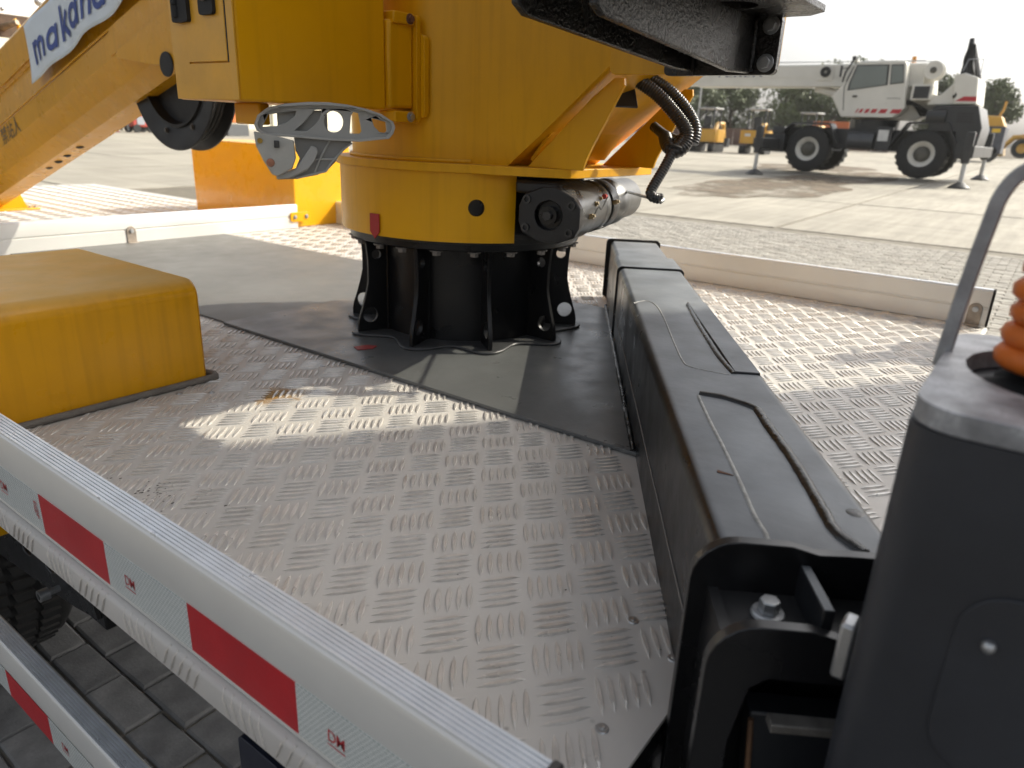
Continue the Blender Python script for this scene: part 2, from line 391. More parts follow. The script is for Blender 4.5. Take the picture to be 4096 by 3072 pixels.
# turned-down lips
def lip(name, pts, nseg=1):
    b = MB(); prof = [(0, .0012), (.0065, .0008), (.0095, -.0008), (.011, -.004), (.012, -.026), (.009, -.026), (.008, -.008), (0, -.004)]
    (x0, y0), (x1, y1) = pts; d = Vector((x1 - x0, y1 - y0)).normalized(); n = Vector((d.y, -d.x))
    r = [[Vector((x + n.x * a, y + n.y * a, DZ + h)) for a, h in prof] for x, y in ((x0, y0), (x1, y1))]
    b.loft(r); return obj(name, b, AL(), bed, smooth=50)
lip('side_lip', ((NE, FR), (NE, RE)))
b = MB()                                    # the embossed bars run over the folded edge
for i in range(110):
    y = .17 + i * .0125 + .022 * (i // 5)
    if y > 2.9: break
    s = (-1) ** (i // 5)
    b.tube([(NE - .008, y, DZ + .0004), (NE - .0118, y + s * .003, DZ - .006), (NE - .0124, y + s * .009, DZ - .020), (NE - .0124, y + s * .011, DZ - .024)], [.0008, .0013, .0013, .0004], n=5)
tag(obj('lip_bars', b, ALB(), bed, smooth=60), kind='stuff')
part('rear_lip', bed, BG(), B(NE + .001, .50, RE + .0005, RE + .004, DZ - .06, DZ - .004)); lip('rear_lip', ((.62, .09), (2.30, .09)))
# grey plates
part('front_plate', bed, MTT(), B(.915, 1.70, 1.475, 2.742, DZ + .001, DZ + .0055), bevel=.001)
b = MB(); b.prism([(.905, .40), (.905, 1.50), (1.70, 1.50), (1.70, .93)], (0, 0, DZ), (1, 0, 0), (0, 1, 0), (0, 0, 1), .0015, .0085)
obj('pedestal_plate', b, PL(), bed, bevel=.0012)
b = MB(); b.box(.30, 2.28, .2, 5.2, Zr(-.53), DZ - .006)
obj('bed_frame', b, BG(), bed)
for x, y in ((.86, .50), (.87, .66), (.87, .86), (.868, 1.1), (.875, 1.33), (.34, .30), (.56, .245), (.535, .19), (.42, .2), (.64, 1.12), (.60, 1.155)):
    b = MB(); b.lathe([(0, .0022), (.0022, .002), (.0026, .0012), (.0052, .0012), (.006, 0)], (x, y, DZ), (0, 0, 1), 14); obj('rivet', b, ST(), bed, smooth=30)
b = MB(); rs_ = random.Random(5)
def speck(x, y, r):
    n = 7; vs = [(x, y, DZ + .0008)]
    for i in range(n): q = r * rs_.uniform(.5, 1.2); vs.append((x + q * math.cos(2 * PI * i / n), y + q * math.sin(2 * PI * i / n) * .7, DZ + .0003))
    b.add(vs, [(0, 1 + i, 1 + (i + 1) % n) for i in range(n)])
for k in range(260):
    x, y = rs_.uniform(.29, 2.25), rs_.uniform(.2, 2.6)
    if on_tread(x, y): speck(x, y, rs_.choice((.0008, .0011, .0016)))
for cx, cy, n, sp in ((.400, .868, 26, .012), (.398, .835, 26, .018), (.378, .918, 5, .01), (.434, .734, 5, .006), (.60, 1.02, 6, .05)):
    for k in range(n): speck(cx + rs_.gauss(0, sp), cy + rs_.gauss(0, sp), rs_.choice((.001, .0016, .0024)))
tag(obj('dirt_specks', b, mat('dirt_speck', (.05, .04, .03), rough=.9, var=.3), bed, smooth=0), kind='stuff')
M = bpy.data.materials.new('rust_stain'); M.use_nodes = True; nn = M.node_tree.nodes; ll = M.node_tree.links; bs = nn['Principled BSDF']
bs.inputs['Base Color'].default_value = (.42, .23, .05, 1); bs.inputs['Roughness'].default_value = .6
vg = nn.new('ShaderNodeNewGeometry'); vd = nn.new('ShaderNodeVectorMath'); vd.operation = 'DISTANCE'; vd.inputs[1].default_value = (.703, 1.03, DZ); ll.new(vg.outputs['Position'], vd.inputs[0])
tn = nn.new('ShaderNodeTexNoise'); tn.inputs['Scale'].default_value = 45; ll.new(vg.outputs['Position'], tn.inputs['Vector'])
ma = nn.new('ShaderNodeMath'); ma.operation = 'MULTIPLY_ADD'; ma.inputs[1].default_value = .07; ll.new(tn.outputs['Fac'], ma.inputs[0]); ll.new(vd.outputs['Value'], ma.inputs[2])
mr_ = nn.new('ShaderNodeMapRange'); mr_.inputs[1].default_value = .045; mr_.inputs[2].default_value = .085; mr_.inputs[3].default_value = .55; mr_.inputs[4].default_value = 0; ll.new(ma.outputs[0], mr_.inputs[0]); ll.new(mr_.outputs[0], bs.inputs['Alpha'])
part('rust_stain', bed, M, lambda b: b.prism(circ(.703, 1.03, .075, 24), (0, 0, DZ), (1, 0, 0), (0, 1, 0), (0, 0, 1), .0002, .0004), smooth=0)
for x0, x1 in ((.72, .82), (1.80, 1.90)):
    part('chassis_rail', bed, BG(), B(x0, x1, .3, 5.4, Zr(-.78), Zr(-.535)))

# ================================================================== SIDE RAILS
def rail_prof():
    # (across, up) closed outline, 29 mm wide, 102 mm high, ridged top
    o = [(0, 0), (0, .046), (.0025, .048), (.0025, .050), (0, .052), (0, .095), (.0015, .0995), (.005, .1015)]
    x = .006
    for i in range(5): o += [(x, .1018), (x + .0022, .1018), (x + .0026, .1008), (x + .0038, .1008)]; x += .0041
    o += [(.0272, .1014), (.029, .099), (.029, 0)]
    return o
def tape(parent, Xf, ycuts, z0, nrm, first_red, mark=True):
    pass
def tape_mat():
    if 'tape_white' in MT: return MT['tape_white']
    M = bpy.data.materials.new('tape_white'); M.use_nodes = True; MT['tape_white'] = M
    n = M.node_tree.nodes; L = M.node_tree.links; b = n['Principled BSDF']
    geo = n.new('ShaderNodeNewGeometry'); mp = n.new('ShaderNodeMapping'); mp.inputs['Rotation'].default_value = (0, math.radians(90), math.radians(90)); L.new(geo.outputs['Position'], mp.inputs[0])
    sx = n.new('ShaderNodeSeparateXYZ'); L.new(geo.outputs['Position'], sx.inputs[0]); cb = n.new('ShaderNodeCombineXYZ')
    L.new(sx.outputs['Y'], cb.inputs[0]); L.new(sx.outputs['Z'], cb.inputs[1])
    br = n.new('ShaderNodeTexBrick'); br.offset = .5; br.squash = 1; L.new(cb.outputs[0], br.inputs['Vector'])
    br.inputs['Scale'].default_value = 1; br.inputs['Brick Width'].default_value = .0046; br.inputs['Row Height'].default_value = .0027; br.inputs['Mortar Size'].default_value = .00055; br.inputs['Mortar Smooth'].default_value = .6
    br.inputs['Color1'].default_value = (.40, .445, .43, 1); br.inputs['Color2'].default_value = (.47, .51, .49, 1); br.inputs['Mortar'].default_value = (.80, .82, .80, 1)
    L.new(br.outputs['Color'], b.inputs['Base Color']); b.inputs['Roughness'].default_value = .25; b.inputs['Coat Weight'].default_value = .4
    return M
TRED = lambda: mat('tape_red', (0.47, 0.008, 0.016), rough=.42, var=.10, scale=16, coat=.05, rvar=.1, bump=.15, bscale=500)
INK = lambda: mat('red_ink', (0.45, 0.03, 0.035), rough=.5, var=.1)
def dm_logo(par, X, yc, zc, h):
    # the two joined letters, with a fine line of lettering below
    b = text_mb('DM', h, (X, yc + h * .72, zc - h * .36), (0, -.86, 0), (0, -.04, 1), space=.92, bold=h * .005)
    b.add([(X, yc + h * .72, zc - h * .62), (X, yc - h * .55, zc - h * .62), (X, yc - h * .55, zc - h * .54), (X, yc + h * .72, zc - h * .54)], [(0, 1, 2, 3)])
    o = obj('printed_mark', b, INK(), par, smooth=0); o['label'] = 'red printed letters on the white tape'
def rail(name, axis, a0, a1, face, base, label, cap_at=None, flip=1, tapes=None):
    """axis 'Y': runs along Y with its outer face at x=face; axis 'X': runs along X with its face at y=face."""
    r = thing(name, ((face, (a0 + a1) / 2, base) if axis == 'Y' else ((a0 + a1) / 2, face, base)), label, 'rail', 'aluminium rails of the truck')
    pr = rail_prof()
    def P(t, a, h): return Vector((face + flip * a, t, base + h)) if axis == 'Y' else Vector((t, face + flip * a, base + h))
    body = [(0, 0), (0, .0455), (.003, .0475), (.003, .051), (0, .053), (0, .095), (.0015, .0985), (.004, .0998), (.0255, .0998), (.029, .0975), (.029, .053), (.026, .051), (.026, .0475), (.029, .0455), (.029, 0)]
    b = MB(); b.loft([[P(t, a, h) for a, h in body] for t in (a0, a1)]); rb = obj('rail_body', b, RA(), r, smooth=25)
    b = MB(); n = 6
    for i in range(n):
        x = .0035 + i * .0039
        pf = [(x, .0999), (x + .0004, .1016), (x + .0029, .1016), (x + .0033, .0999)]
        b.loft([[P(t, a, h) for a, h in pf] for t in (a0, a1)])
    obj('ridge', b, RAT(), r, smooth=25)
    for e in cap_at or ():
        b = MB(); s = 1 if e == a1 else -1
        b.loft([[P(e + s * q, a, h) for a, h in ((-.001, 0), (-.001, .098), (.002, .1025), (.027, .1025), (.030, .099), (.030, 0))] for q in (.0003, .006)]); obj('end_cap', b, RB(), r, bevel=.001)
    return r
ZB = Zr(-.4545)
near = rail('side_rail', 'Y', .165, 5.0, .2586, ZB, 'near aluminium side rail with red and white reflective tape and a black end cap', cap_at=(.165,))
far = rail('side_rail', 'Y', .088, 3.4, 2.333, ZB, 'far aluminium side rail beyond the black outrigger beam, in shade on its inner face', cap_at=(.088,), flip=-1)
cross = rail('cross_rail', 'X', .30, 2.068, 2.742, ZB, 'white sunlit cross rail running from the yellow locker to the left', flip=1)
low = rail('side_guard_rail', 'Y', .45, 1.62, .265, Zr(-.867), 'lower aluminium guard rail with red and white tape, above the paving', cap_at=(.45,))
# reflective tape, 50 mm wide, 150 mm a section
def tape_run(par, X, y_end, z0, n, start_red=False, yscale=.15):
    y = y_end; red = start_red; tl = MB()
    for k in range(n):
        y1 = y + yscale; x = X - .0007
        b = MB(); b.prism([(y, z0), (y1, z0), (y1, z0 + .05), (y, z0 + .05)], (x, 0, 0), (0, 1, 0), (0, 0, 1), (1, 0, 0), 0, .0006)
        if red: obj('red_tape', b, TRED(), par, smooth=0)
        else:
            obj('white_tape', b, tape_mat(), par, smooth=0)
            dm_logo(par, x - .0003, y + yscale * .69, z0 + .024, .0158)
        red = not red; y = y1
# joints measured at y = .378 (red to white) and .528, .678, .828
tape_run(near, .2586, .228, Zr(-.449), 10)
tape_run(low, .265, .836, Zr(-.866), 4)
bb = text_mb('E@F', .012, (.2575, .845, Zr(-.412)), (0, -.1, -1), (0, -1, .1), space=.9); o = obj('printed_mark', bb, INK(), near, smooth=0); o['label'] = 'small red lettering running down the tape'
# brackets on the rails
def rail_bracket(parent, p, u, n):
    p, u, n = map(Vector, (p, u, n)); zz = Vector((0, 0, 1)); w_ = .017
    pl = [(-w_, 0), (w_, 0), (w_, .045)] + [(w_ * math.cos(t), .045 + w_ * math.sin(t)) for t in [PI * i / 8 for i in range(1, 8)]] + [(-w_, .045)]
    b = MB(); b.prism(pl, p, u, zz, n, .001, .004); b.prism([(-w_, 0), (w_, 0), (w_, .022), (-w_, .022)], p, u, n, zz, 0, .004)
    o = obj('bracket', b, mat('worn_steel', (.36, .31, .26), rough=.5, metal=.6, var=.3, scale=40), parent, bevel=.001)
    b = MB(); q = p + zz * .045 + n * .004; b.cyl(q, q + n * .005, .0075, n=16); b.cyl(q + n * .005, q + n * .007, .005, n=12); obj('bolt', b, ST(), o, smooth=40)
rail_bracket(cross, (1.318, 2.742, ZB), (1, 0, 0), (0, -1, 0))
rail_bracket(far, (2.304, .118, ZB), (0, 1, 0), (-1, 0, 0))

# ================================================================== OUTRIGGER BEAM
A2 = Vector((1.712, .931)); dB = Vector((-.846, -.533)); nB = Vector((.533, -.846))
def bp(s, wd, z): p = A2 + dB * s + nB * wd; return Vector((p.x, p.y, Zr(z)))
beam = thing('outrigger_beam', bp(.6, .07, -.47), 'long black outrigger beam laid diagonally across the bed, dusty on top', 'outrigger beam')
u3 = Vector((dB.x, dB.y, 0)); n3 = Vector((nB.x, nB.y, 0)); zz = Vector((0, 0, 1))
BT, BB_, BW = -.287, -.53, .145
pf = rrect(0, BW, BB_, BT, .013, 6)
b = MB(); b.loft([[bp(s, a, z) for a, z in pf] for s in (.30, 1.468)]); obj('outer_tube', b, BK(), beam, smooth=25)
pf2 = rrect(.004, BW - .004, BB_, BT - .004, .012, 6)
b = MB(); b.loft([[bp(s, a, z) for a, z in pf2] for s in (-.17, .31)]); obj('inner_tube', b, BK(), beam, smooth=25)
b = MB()
pf3 = rrect(-.004, BW + .005, -.47, BT + .0025, .013, 6)
b.loft([[bp(s, a, z) for a, z in pf3] for s in (.135, .285)]); obj('collar', b, BK(), beam, smooth=25)
b = MB(); pf4 = rrect(-.008, BW + .003, -.46, BT + .0025, .013, 5); b.loft([[bp(s, a, z) for a, z in pf4] for s in (-.179, -.174)]); obj('end_plate', b, BG(), beam, bevel=.001)
WHT = lambda: mat('dusty_weld', (.30, .30, .285), rough=.65, var=.35, scale=90, bump=.6, bscale=120)
WBK = lambda: mat('black_weld_shade', (.012, .012, .012), rough=.3, var=.2, bump=.3, bscale=160)
def bead(pts, r, material, name='weld_bead', lift=.0):
    P = spline([bp(s, a, BT + lift) for s, a in pts], 10); rr = [r * (1 + .12 * noise.noise(p * 160)) for p in P]
    P = [p + Vector((0, 0, -r * .35 + r * .10 * noise.noise(p * 90))) for p in P]
    b = MB(); b.tube(P, rr, n=8); return obj(name, b, material, beam, smooth=60)
bead([(.654, .004), (.631, .028), (.657, .043), (.746, .047), (.910, .044), (.999, .044), (1.022, .050), (1.037, .073), (1.047, .097)], .0016, WHT())
bead([(.646, .104), (.767, .100), (.878, .099), (.970, .099), (1.041, .104)], .0048, WBK())  # dark bead stands for the shaded step along the plate edge
bead([(1.128, .045), (1.139, .074), (1.165, .100), (1.18, .103), (1.221, .103), (1.307, .105), (1.396, .102), (1.435, .101), (1.463, .112)], .0062, WBK())  # band of shade in the hollow step, drawn as a black bead
bead([(1.135, .043), (1.150, .042), (1.224, .042), (1.280, .043), (1.362, .043), (1.419, .042), (1.446, .044), (1.464, .041)], .0023, WHT())
b = MB(); pl = [(.63, .104), (1.04, .104), (1.04, .138), (.63, .138)]
b.loft([[bp(s, a, BT + h) for s, a in pl] for h in (-.002, .003)]); obj('doubler_plate', b, BK(), beam, bevel=.0015)
# long weld where the beam side meets the plate
P = [Vector((bp(s, -.004, 0).x, bp(s, -.004, 0).y, DZ + .008)) for s in [i * .012 for i in range(-2, 80)]]
b = MB(); b.tube([p + Vector((0, 0, .003 * noise.noise(p * 60))) for p in P], [.005 * (1 + .35 * noise.noise(p * 75)) for p in P], n=6); obj('weld_bead', b, WBK(), beam, smooth=60)
P = [bp(s, -.0005, -.395 + .004 * noise.noise(Vector((s * 6, 0, 0)))) for s in [i * .03 for i in range(-2, 49)]]
b = MB(); b.tube(P, .0011, n=5); obj('seam', b, mat('seam_grey', (.16, .15, .14), rough=.6), beam, smooth=60)
b = MB(); b.lathe([(0, .0006), (.006, .0006), (.0075, 0)], bp(1.40, .128, BT), (0, 0, 1), 14); obj('paint_pit', b, WBK(), beam)
b = MB(); b.prism([(1.337, .027), (1.342, .026), (1.347, .040), (1.343, .036)], (A2.x, A2.y, Zr(BT)), u3, n3, zz, .0003, .0008); obj('rust_chip', b, mat('rust', (.11, .05, .028), rough=.9, var=.4, scale=80), beam)
# end plates with the bolt pocket between them
def flange(s0, s1, zt, dw, name='end_flange'):
    o = [(-.014 - dw, -.72), (.012, -.72), (.012, -.40), (.020, zt - .045), (.032, zt - .036), (.105, zt - .036), (.120, zt - .046), (.128, -.40), (.128, -.72), (.160, -.72)]
    o2 = []
    for i in range(7):
        t = PI / 2 * i / 6; o2.append((.160 - .03 + .03 * math.cos(t), zt - .03 + .03 * math.sin(t)))
    o2 += [(.095, zt), (.075, zt - .001), (.055, zt + .0045)]
    for i in range(7):
        t = PI / 2 + PI / 2 * i / 6; o2.append((-.014 - dw + .034 + .034 * math.cos(t), zt + .005 - .034 + .034 * math.sin(t)))
    b = MB(); b.prism(o + o2, (A2.x, A2.y, CZ), n3, zz, u3, s0, s1); return obj(name, b, BG(), beam, bevel=.0016, smooth=40)
flange(1.466, 1.476, -.2835, .002); flange(1.530, 1.540, -.3085, -.002)
b = MB(); b.loft([[bp(s, a, z) for a, z in ((0, -.320), (.145, -.320), (.145, -.325), (0, -.325))] for s in (1.476, 1.530)]); obj('pocket_floor', b, BG(), beam)
b = MB(); b.loft([[bp(s, a, z) for a, z in ((-.002, -.70), (.006, -.70), (.006, -.318), (-.002, -.318))] for s in (1.476, 1.530)]); obj('pocket_side', b, BG(), beam)
b = MB(); b.loft([[bp(s, a, z) for a, z in ((.062, -.3205), (.070, -.3205), (.070, -.293), (.062, -.293))] for s in (1.476, 1.530)]); obj('pocket_rib', b, BK(), beam, bevel=.001)
b = MB(); q = bp(1.503, .036, -.3195); b.cyl(q, q + zz * .0035, .0125, .0115, n=20); b.cyl(q + zz * .0035, q + zz * .013, .0078, .0074, n=6); obj('bolt', b, ST(), beam, bevel=.0008)
b = MB(); b.loft([[bp(s, a, z) for a, z in ((.034, -.371), (.082, -.371), (.082, -.378), (.034, -.378))] for s in (1.541, 1.553)]); obj('stop_bar', b, mat('grey_steel_bare', (.17, .16, .145), rough=.5, metal=.3, var=.3, scale=60), beam, bevel=.001)
b = MB(); b.loft([[bp(s, a, z) for a, z in ((.030, -.39), (.128, -.39), (.128, -.9), (.075, -.9))] for s in (1.50, 1.522)]); obj('inner_plate', b, mat('inner_black', (.02, .022, .026), rough=.4, var=.2), beam, bevel=.002)
b = MB(); b.tube([bp(1.523, .031, -.395), bp(1.523, .05, -.60), bp(1.523, .075, -.9)], .0022, n=6); obj('rusty_edge', b, mat('rusty_edge', (.14, .075, .04), rough=.8, var=.4, scale=60), beam)

# ================================================================== OUTRIGGER JACK
jk = thing('outrigger_jack', (.46, -.055, 0), 'black outrigger jack post close by on the right, with worn steel top plate', 'outrigger jack')
JX0, JX1, JY0, JY1 = .374, .566, -.152, .0365
pfj = rrect(JX0, JX1, JY0, JY1, .024, 8)
b = MB(); b.loft([[Vector((x, y, z)) for x, y in pfj] for z in (.35, Zr(-.128))]); obj('jack_tube', b, mat('jack_black', (.027, .030, .037), rough=.46, var=.2, scale=10, bump=.05), jk, smooth=25)
b = MB(); pfk = rrect(JX0 + .001, JX1 - .001, JY0 + .001, JY1 - .001, .024, 8); hole = circ(.484, -.043, .066, 28)
b.prism(pfk, (0, 0, Zr(-.128)), (1, 0, 0), (0, 1, 0), (0, 0, 1), .0005, .012, holes=[hole]); obj('top_plate', b, mat('worn_zinc', (.33, .337, .35), rough=.5, metal=.3, var=.55, scale=55, bump=.4, spots=.4, spotscale=90), jk, bevel=.003)
b = MB(); b.lathe([(0, 0), (.068, 0), (.07, .002)], (.484, -.043, Zr(-.150)), (0, 0, 1), 28)
obj('well_floor', b, RB(), jk)
b = MB()
for i in range(7):
    t = 2 * PI * i / 7; b.ball((.484 + .04 * math.cos(t), -.040 + .04 * math.sin(t), Zr(-.137)), .022, 10, (1, 1, .8))
obj('dust_gaiter', b, mat('black_cloth', (.012, .012, .012), rough=.8), jk, smooth=80)
b = MB(); b.cyl((.465, -.065, .12), (.465, -.065, .40), .05, n=24); obj('jack_leg', b, ST(), jk)
b = MB(); b.lathe([(0, .10), (.05, .12), (.06, .06), (.13, .03), (.14, .012), (.14, 0), (0, 0)], (.465, -.065, 0.006), (0, 0, 1), 28); obj('foot', b, BG(), jk)
pfm = rrect(-.105, -.007, -.305, -.198, .024, 5)
b = MB(); b.prism([(y, z) for y, z in pfm], (JX0, 0, CZ), (0, 1, 0), (0, 0, 1), (-1, 0, 0), .0005, .0018); obj('raised_cover', b, MT['jack_black'], jk, bevel=.0015)
b = MB(); q = Vector((JX0 - .0035, -.022, Zr(-.226))); b.ball(q, .0034, 10); obj('screw', b, ST(), jk)
part('hinge_plate', jk, ST(), B(.397, .413, .037, .0455, Zr(-.300), Zr(-.262)), bevel=.002)
# flat bar handle
pts = [(.50, .0365, Zr(-.127)), (.50, .0335, Zr(-.08)), (.50, .0297, Zr(-.04)), (.50, .0270, Zr(-.022)), (.50, .019, Zr(-.0095)), (.50, 0, Zr(-.002)), (.50, -.06, Zr(.004))]
P = spline(pts, 6); b = MB()
rings = []
for i, p in enumerate(P):
    t = (P[min(i + 1, len(P) - 1)] - P[max(i - 1, 0)]).normalized(); a = Vector((1, 0, 0)); c = t.cross(a).normalized(); wv = .0025; hv = .0042
    rings.append([p + c * x + a * y for x, y in ((-hv, -wv), (hv, -wv), (hv, wv), (-hv, wv))])
b.loft(rings); obj('bar_handle', b, mat('galvanised_bar', (.33, .34, .35), rough=.48, metal=.5, var=.2, scale=60, bump=.3), jk, bevel=.001)
# orange coil
oc = thing('orange_coil', (.488, -.030, Zr(-.115)), 'orange ribbed coil standing in the top of the outrigger jack', 'coil')
P = []; rr = []
for i in range(14 * 16):
    t = 2 * PI * i / 16; h = i / 16 * .0125; R = .034 - .006 * (h / .175) + .003 * noise.noise(Vector((h * 60, 1, 0)))
    P.append(Vector((.488 + R * math.cos(t), -.030 + R * math.sin(t), Zr(-.112) + h))); rr.append(.0072)
b = MB(); b.tube(P, rr, n=8); obj('strap_coil', b, mat('orange_nylon', (.62, .14, .012), rough=.55, var=.2, scale=40, bump=.4), oc, smooth=60)
b = MB(); b.lathe([(0, 0), (.034, 0), (.034, .012), (.026, .17), (0, .17)], (.488, -.030, Zr(-.115)), (0, 0, 1), 24); obj('core', b, mat('orange_core', (.5, .1, .01), rough=.6), oc)

j2 = dup(jk, (2.235, -.105, 0), 0, 'second outrigger jack at the far rear corner of the bed, hidden behind the near one')
c2 = dup(oc, (2.263, -.08, Zr(-.115)), 0, 'orange ribbed coil on the far rear outrigger jack')
for o_ in (jk, j2): o_['group'] = 'outrigger jacks'
for o_ in (oc, c2): o_['group'] = 'coils on the outrigger jacks'
# ================================================================== PEDESTAL
pc = Vector((1.315, 1.112))
ped = thing('pedestal', (pc.x, pc.y, DZ), 'round black steel pedestal with curved gusset fins under the yellow turret', 'pedestal')
PT = mat('pedestal_black', (.006, .006, .0065), rough=.34, var=.25, scale=8, bump=.06, bscale=60, dust=.3, dustcol=(.06, .06, .06), rvar=.2, spec=.35)
b = MB(); b.lathe([(.2, DZ + .006), (.2, Zr(-.236))], (pc.x, pc.y, 0), (0, 0, 1), 64); obj('cylinder', b, PT, ped, smooth=60)
b = MB(); b.lathe([(.15, Zr(-.236)), (.264, Zr(-.236)), (.266, Zr(-.234)), (.266, Zr(-.222)), (.15, Zr(-.222))], (pc.x, pc.y, 0), (0, 0, 1), 64); obj('top_ring', b, PT, ped, smooth=30)
b = MB(); b.lathe([(.15, Zr(-.2215)), (.268, Zr(-.2215)), (.268, Zr(-.16)), (.15, Zr(-.16))], (pc.x, pc.y, 0), (0, 0, 1), 64); obj('slew_bearing', b, mat('bearing_steel', (.03, .03, .03), rough=.4, metal=.5), ped, smooth=30)
H_ = .221
outl = [(.195, 0), (.275, 0), (.275, .028)] + [(.238 + .040 * ((1 - t) ** 1.9) + .016 * max(0, t - .5) * 2, .028 + t * (H_ - .028)) for t in [i / 12 for i in range(1, 13)]] + [(.195, H_)]
fin0 = None
for k in range(10):
    t = math.radians(196.3 + 36 * k); u = Vector((math.cos(t), math.sin(t), 0)); wv = Vector((-math.sin(t), math.cos(t), 0))
    b = MB(); b.prism(outl, (pc.x, pc.y, DZ + .001), u, (0, 0, 1), wv, -.0045, .0045, holes=[circ(.246, .050, .0175, 18), circ(.229, .185, .011, 14)])
    f = obj('fin', b, PT, ped, bevel=.001)
    b = MB(); b.tube([Vector((pc.x, pc.y, 0)) + u * .203 + wv * .006 + Vector((0, 0, z)) for z in [DZ + .01 + .02 * q for q in range(11)]], [.004 * (1 + .25 * noise.noise(Vector((k, q * .9, 0)))) for q in range(11)], n=6); obj('weld_bead', b, PT, f)
n_ = 120; vs = []
ring = []
for i in range(n_):
    t = 2 * PI * i / n_; ph = math.cos(10 * (t - math.radians(196.3))); r = .262 + .026 * ph + .006 * noise.noise(Vector((math.cos(t) * 5, math.sin(t) * 5, 3)))
    ring.append((pc.x + r * math.cos(t), pc.y + r * math.sin(t)))
b = MB(); b.prism(ring, (0, 0, DZ + .0085), (1, 0, 0), (0, 1, 0), (0, 0, 1), 0, .006); obj('base_weld', b, mat('weld_pad', (.05, .051, .052), rough=.4, var=.3, scale=30, bump=.4), ped, bevel=.003)
for k in range(21):
    t = math.radians(189.8 + 17.3 * k); p = (pc.x + .257 * math.cos(t), pc.y + .257 * math.sin(t), Zr(-.2365)); hexbolt('bolt', ped, p, (0, 0, -1), .0095, .008, material=mat('dull_bolt', (.22, .2, .18), rough=.5, metal=.6, var=.3, scale=90))
# red marker arrow on the plate
b = MB(); b.prism([(-.02, -.012), (.012, -.014), (.026, .002), (.010, .015), (-.022, .012)], (.992, 1.111, DZ + .009), (.9, -.43, 0), (.43, .9, 0), (0, 0, 1), 0, .0012)
tag(obj('painted_arrow', b, mat('red_sticker', (.30, .025, .02), rough=.5, var=.2, scale=60)), 'small red arrow marker lying on the grey plate by the pedestal', 'marker')

# ================================================================== TURRET
tur = thing('turret', (pc.x, pc.y, Zr(-.22)), 'yellow rotating turret column on the black pedestal', 'turret')
SK0, SK1 = math.radians(60), math.radians(240.5)
b = MB(); hz0, hz1 = Zr(-.2150), Zr(-.0815)
# skirt with its round hole: panel grid in (angle, height)
def skirt(b):
    ha, hzc, hr = math.radians(224.4), Zr(-.1466), .0165; q = .034
    def P(t, z, r): return Vector((pc.x + r * math.cos(t), pc.y + r * math.sin(t), z))
    a0, a1 = ha - q / .284, ha + q / .284
    def grid(r, t0, t1, z0, z1, n):
        for i in range(n):
            u0, u1 = t0 + (t1 - t0) * i / n, t0 + (t1 - t0) * (i + 1) / n
            b.add([P(u0, z0, r), P(u1, z0, r), P(u1, z1, r), P(u0, z1, r)], [(0, 1, 2, 3)])
    hole = circ(0, 0, hr, 32)
    for r in (.284, .279):
        grid(r, SK0, a0, hz0, hz1, 64); grid(r, a1, SK1, hz0, hz1, 6)
        grid(r, a0, a1, hz0, hzc - q, 6); grid(r, a0, a1, hzc + q, hz1, 6)
        sq = []
        for x, y in hole:
            k = q / max(abs(x), abs(y)); sq.append((x * k, y * k))
        for i in range(32):
            j = (i + 1) % 32
            b.add([P(ha + p[0] / .284, hzc + p[1], r) for p in (hole[i], hole[j], sq[j], sq[i])], [(0, 1, 2, 3)])
    for i in range(72):
        t0, t1 = SK0 + (SK1 - SK0) * i / 72, SK0 + (SK1 - SK0) * (i + 1) / 72
        b.add([P(t0, hz0, .284), P(t1, hz0, .284), P(t1, hz0, .279), P(t0, hz0, .279)], [(0, 1, 2, 3)])
    b.add([P(SK1, hz0, .284), P(SK1, hz1, .284), P(SK1, hz1, .279), P(SK1, hz0, .279)], [(0, 1, 2, 3)])
    for i in range(32):
        c, d = hole[i], hole[(i + 1) % 32]
        b.add([P(ha + c[0] / .284, hzc + c[1], .284), P(ha + d[0] / .284, hzc + d[1], .284), P(ha + d[0] / .284, hzc + d[1], .279), P(ha + c[0] / .284, hzc + c[1], .279)], [(0, 1, 2, 3)])
skirt(b)
o = obj('skirt', b, Y_(), tur, smooth=40, weld=True)
b = MB(); b.lathe([(.272, hz0 + .004), (.272, hz1)], (pc.x, pc.y, 0), (0, 0, 1), 80); obj('inner_drum', b, BG(), tur, smooth=60)
fl = []
for i in range(49):
    t = math.radians(222 - (264) * i / 48); fl.append((pc.x + .292 * math.cos(t), pc.y + .292 * math.sin(t)))
fl = [(1.165, .755), (1.10, .885)] + fl + [(1.535, .885), (1.545, .79), (1.525, .748), (1.20, .738), (1.178, .742)]
b = MB(); b.prism(fl, (0, 0, Zr(-.081)), (1, 0, 0), (0, 1, 0), (0, 0, 1), 0, .0165); obj('base_flange', b, Y_(), tur, bevel=.0015, smooth=30)
def yr(z): return .868 - 1.24 * (z + .065)
rings = []
for z in [-.065 + .52 * i / 26 for i in range(27)]:
    rg = []
    for i in range(41):
        t = math.radians(222 - 264 * i / 40); rg.append(Vector((pc.x + .256 * math.cos(t), pc.y + .256 * math.sin(t), Zr(z))))
    y = max(.50, yr(z)); fl_ = max(0, z) * .10
    ya = min(y, .93)
    rg = [Vector((1.148 - fl_, y, Zr(z)))] + rg + [Vector((1.482 + fl_, y, Zr(z)))]
    rings.append(rg)
b = MB(); b.loft(rings); obj('column', b, Y_(), tur, smooth=40)
P = [Vector((pc.x + .2585 * math.cos(t), pc.y + .2585 * math.sin(t), Zr(-.061))) for t in [math.radians(222 - 264 * i / 90) for i in range(91)]]
b = MB(); b.tube(P, [.0045 * (1 + .3 * noise.noise(p * 120)) for p in P], n=6); obj('weld_bead', b, Y_(), tur, smooth=70)
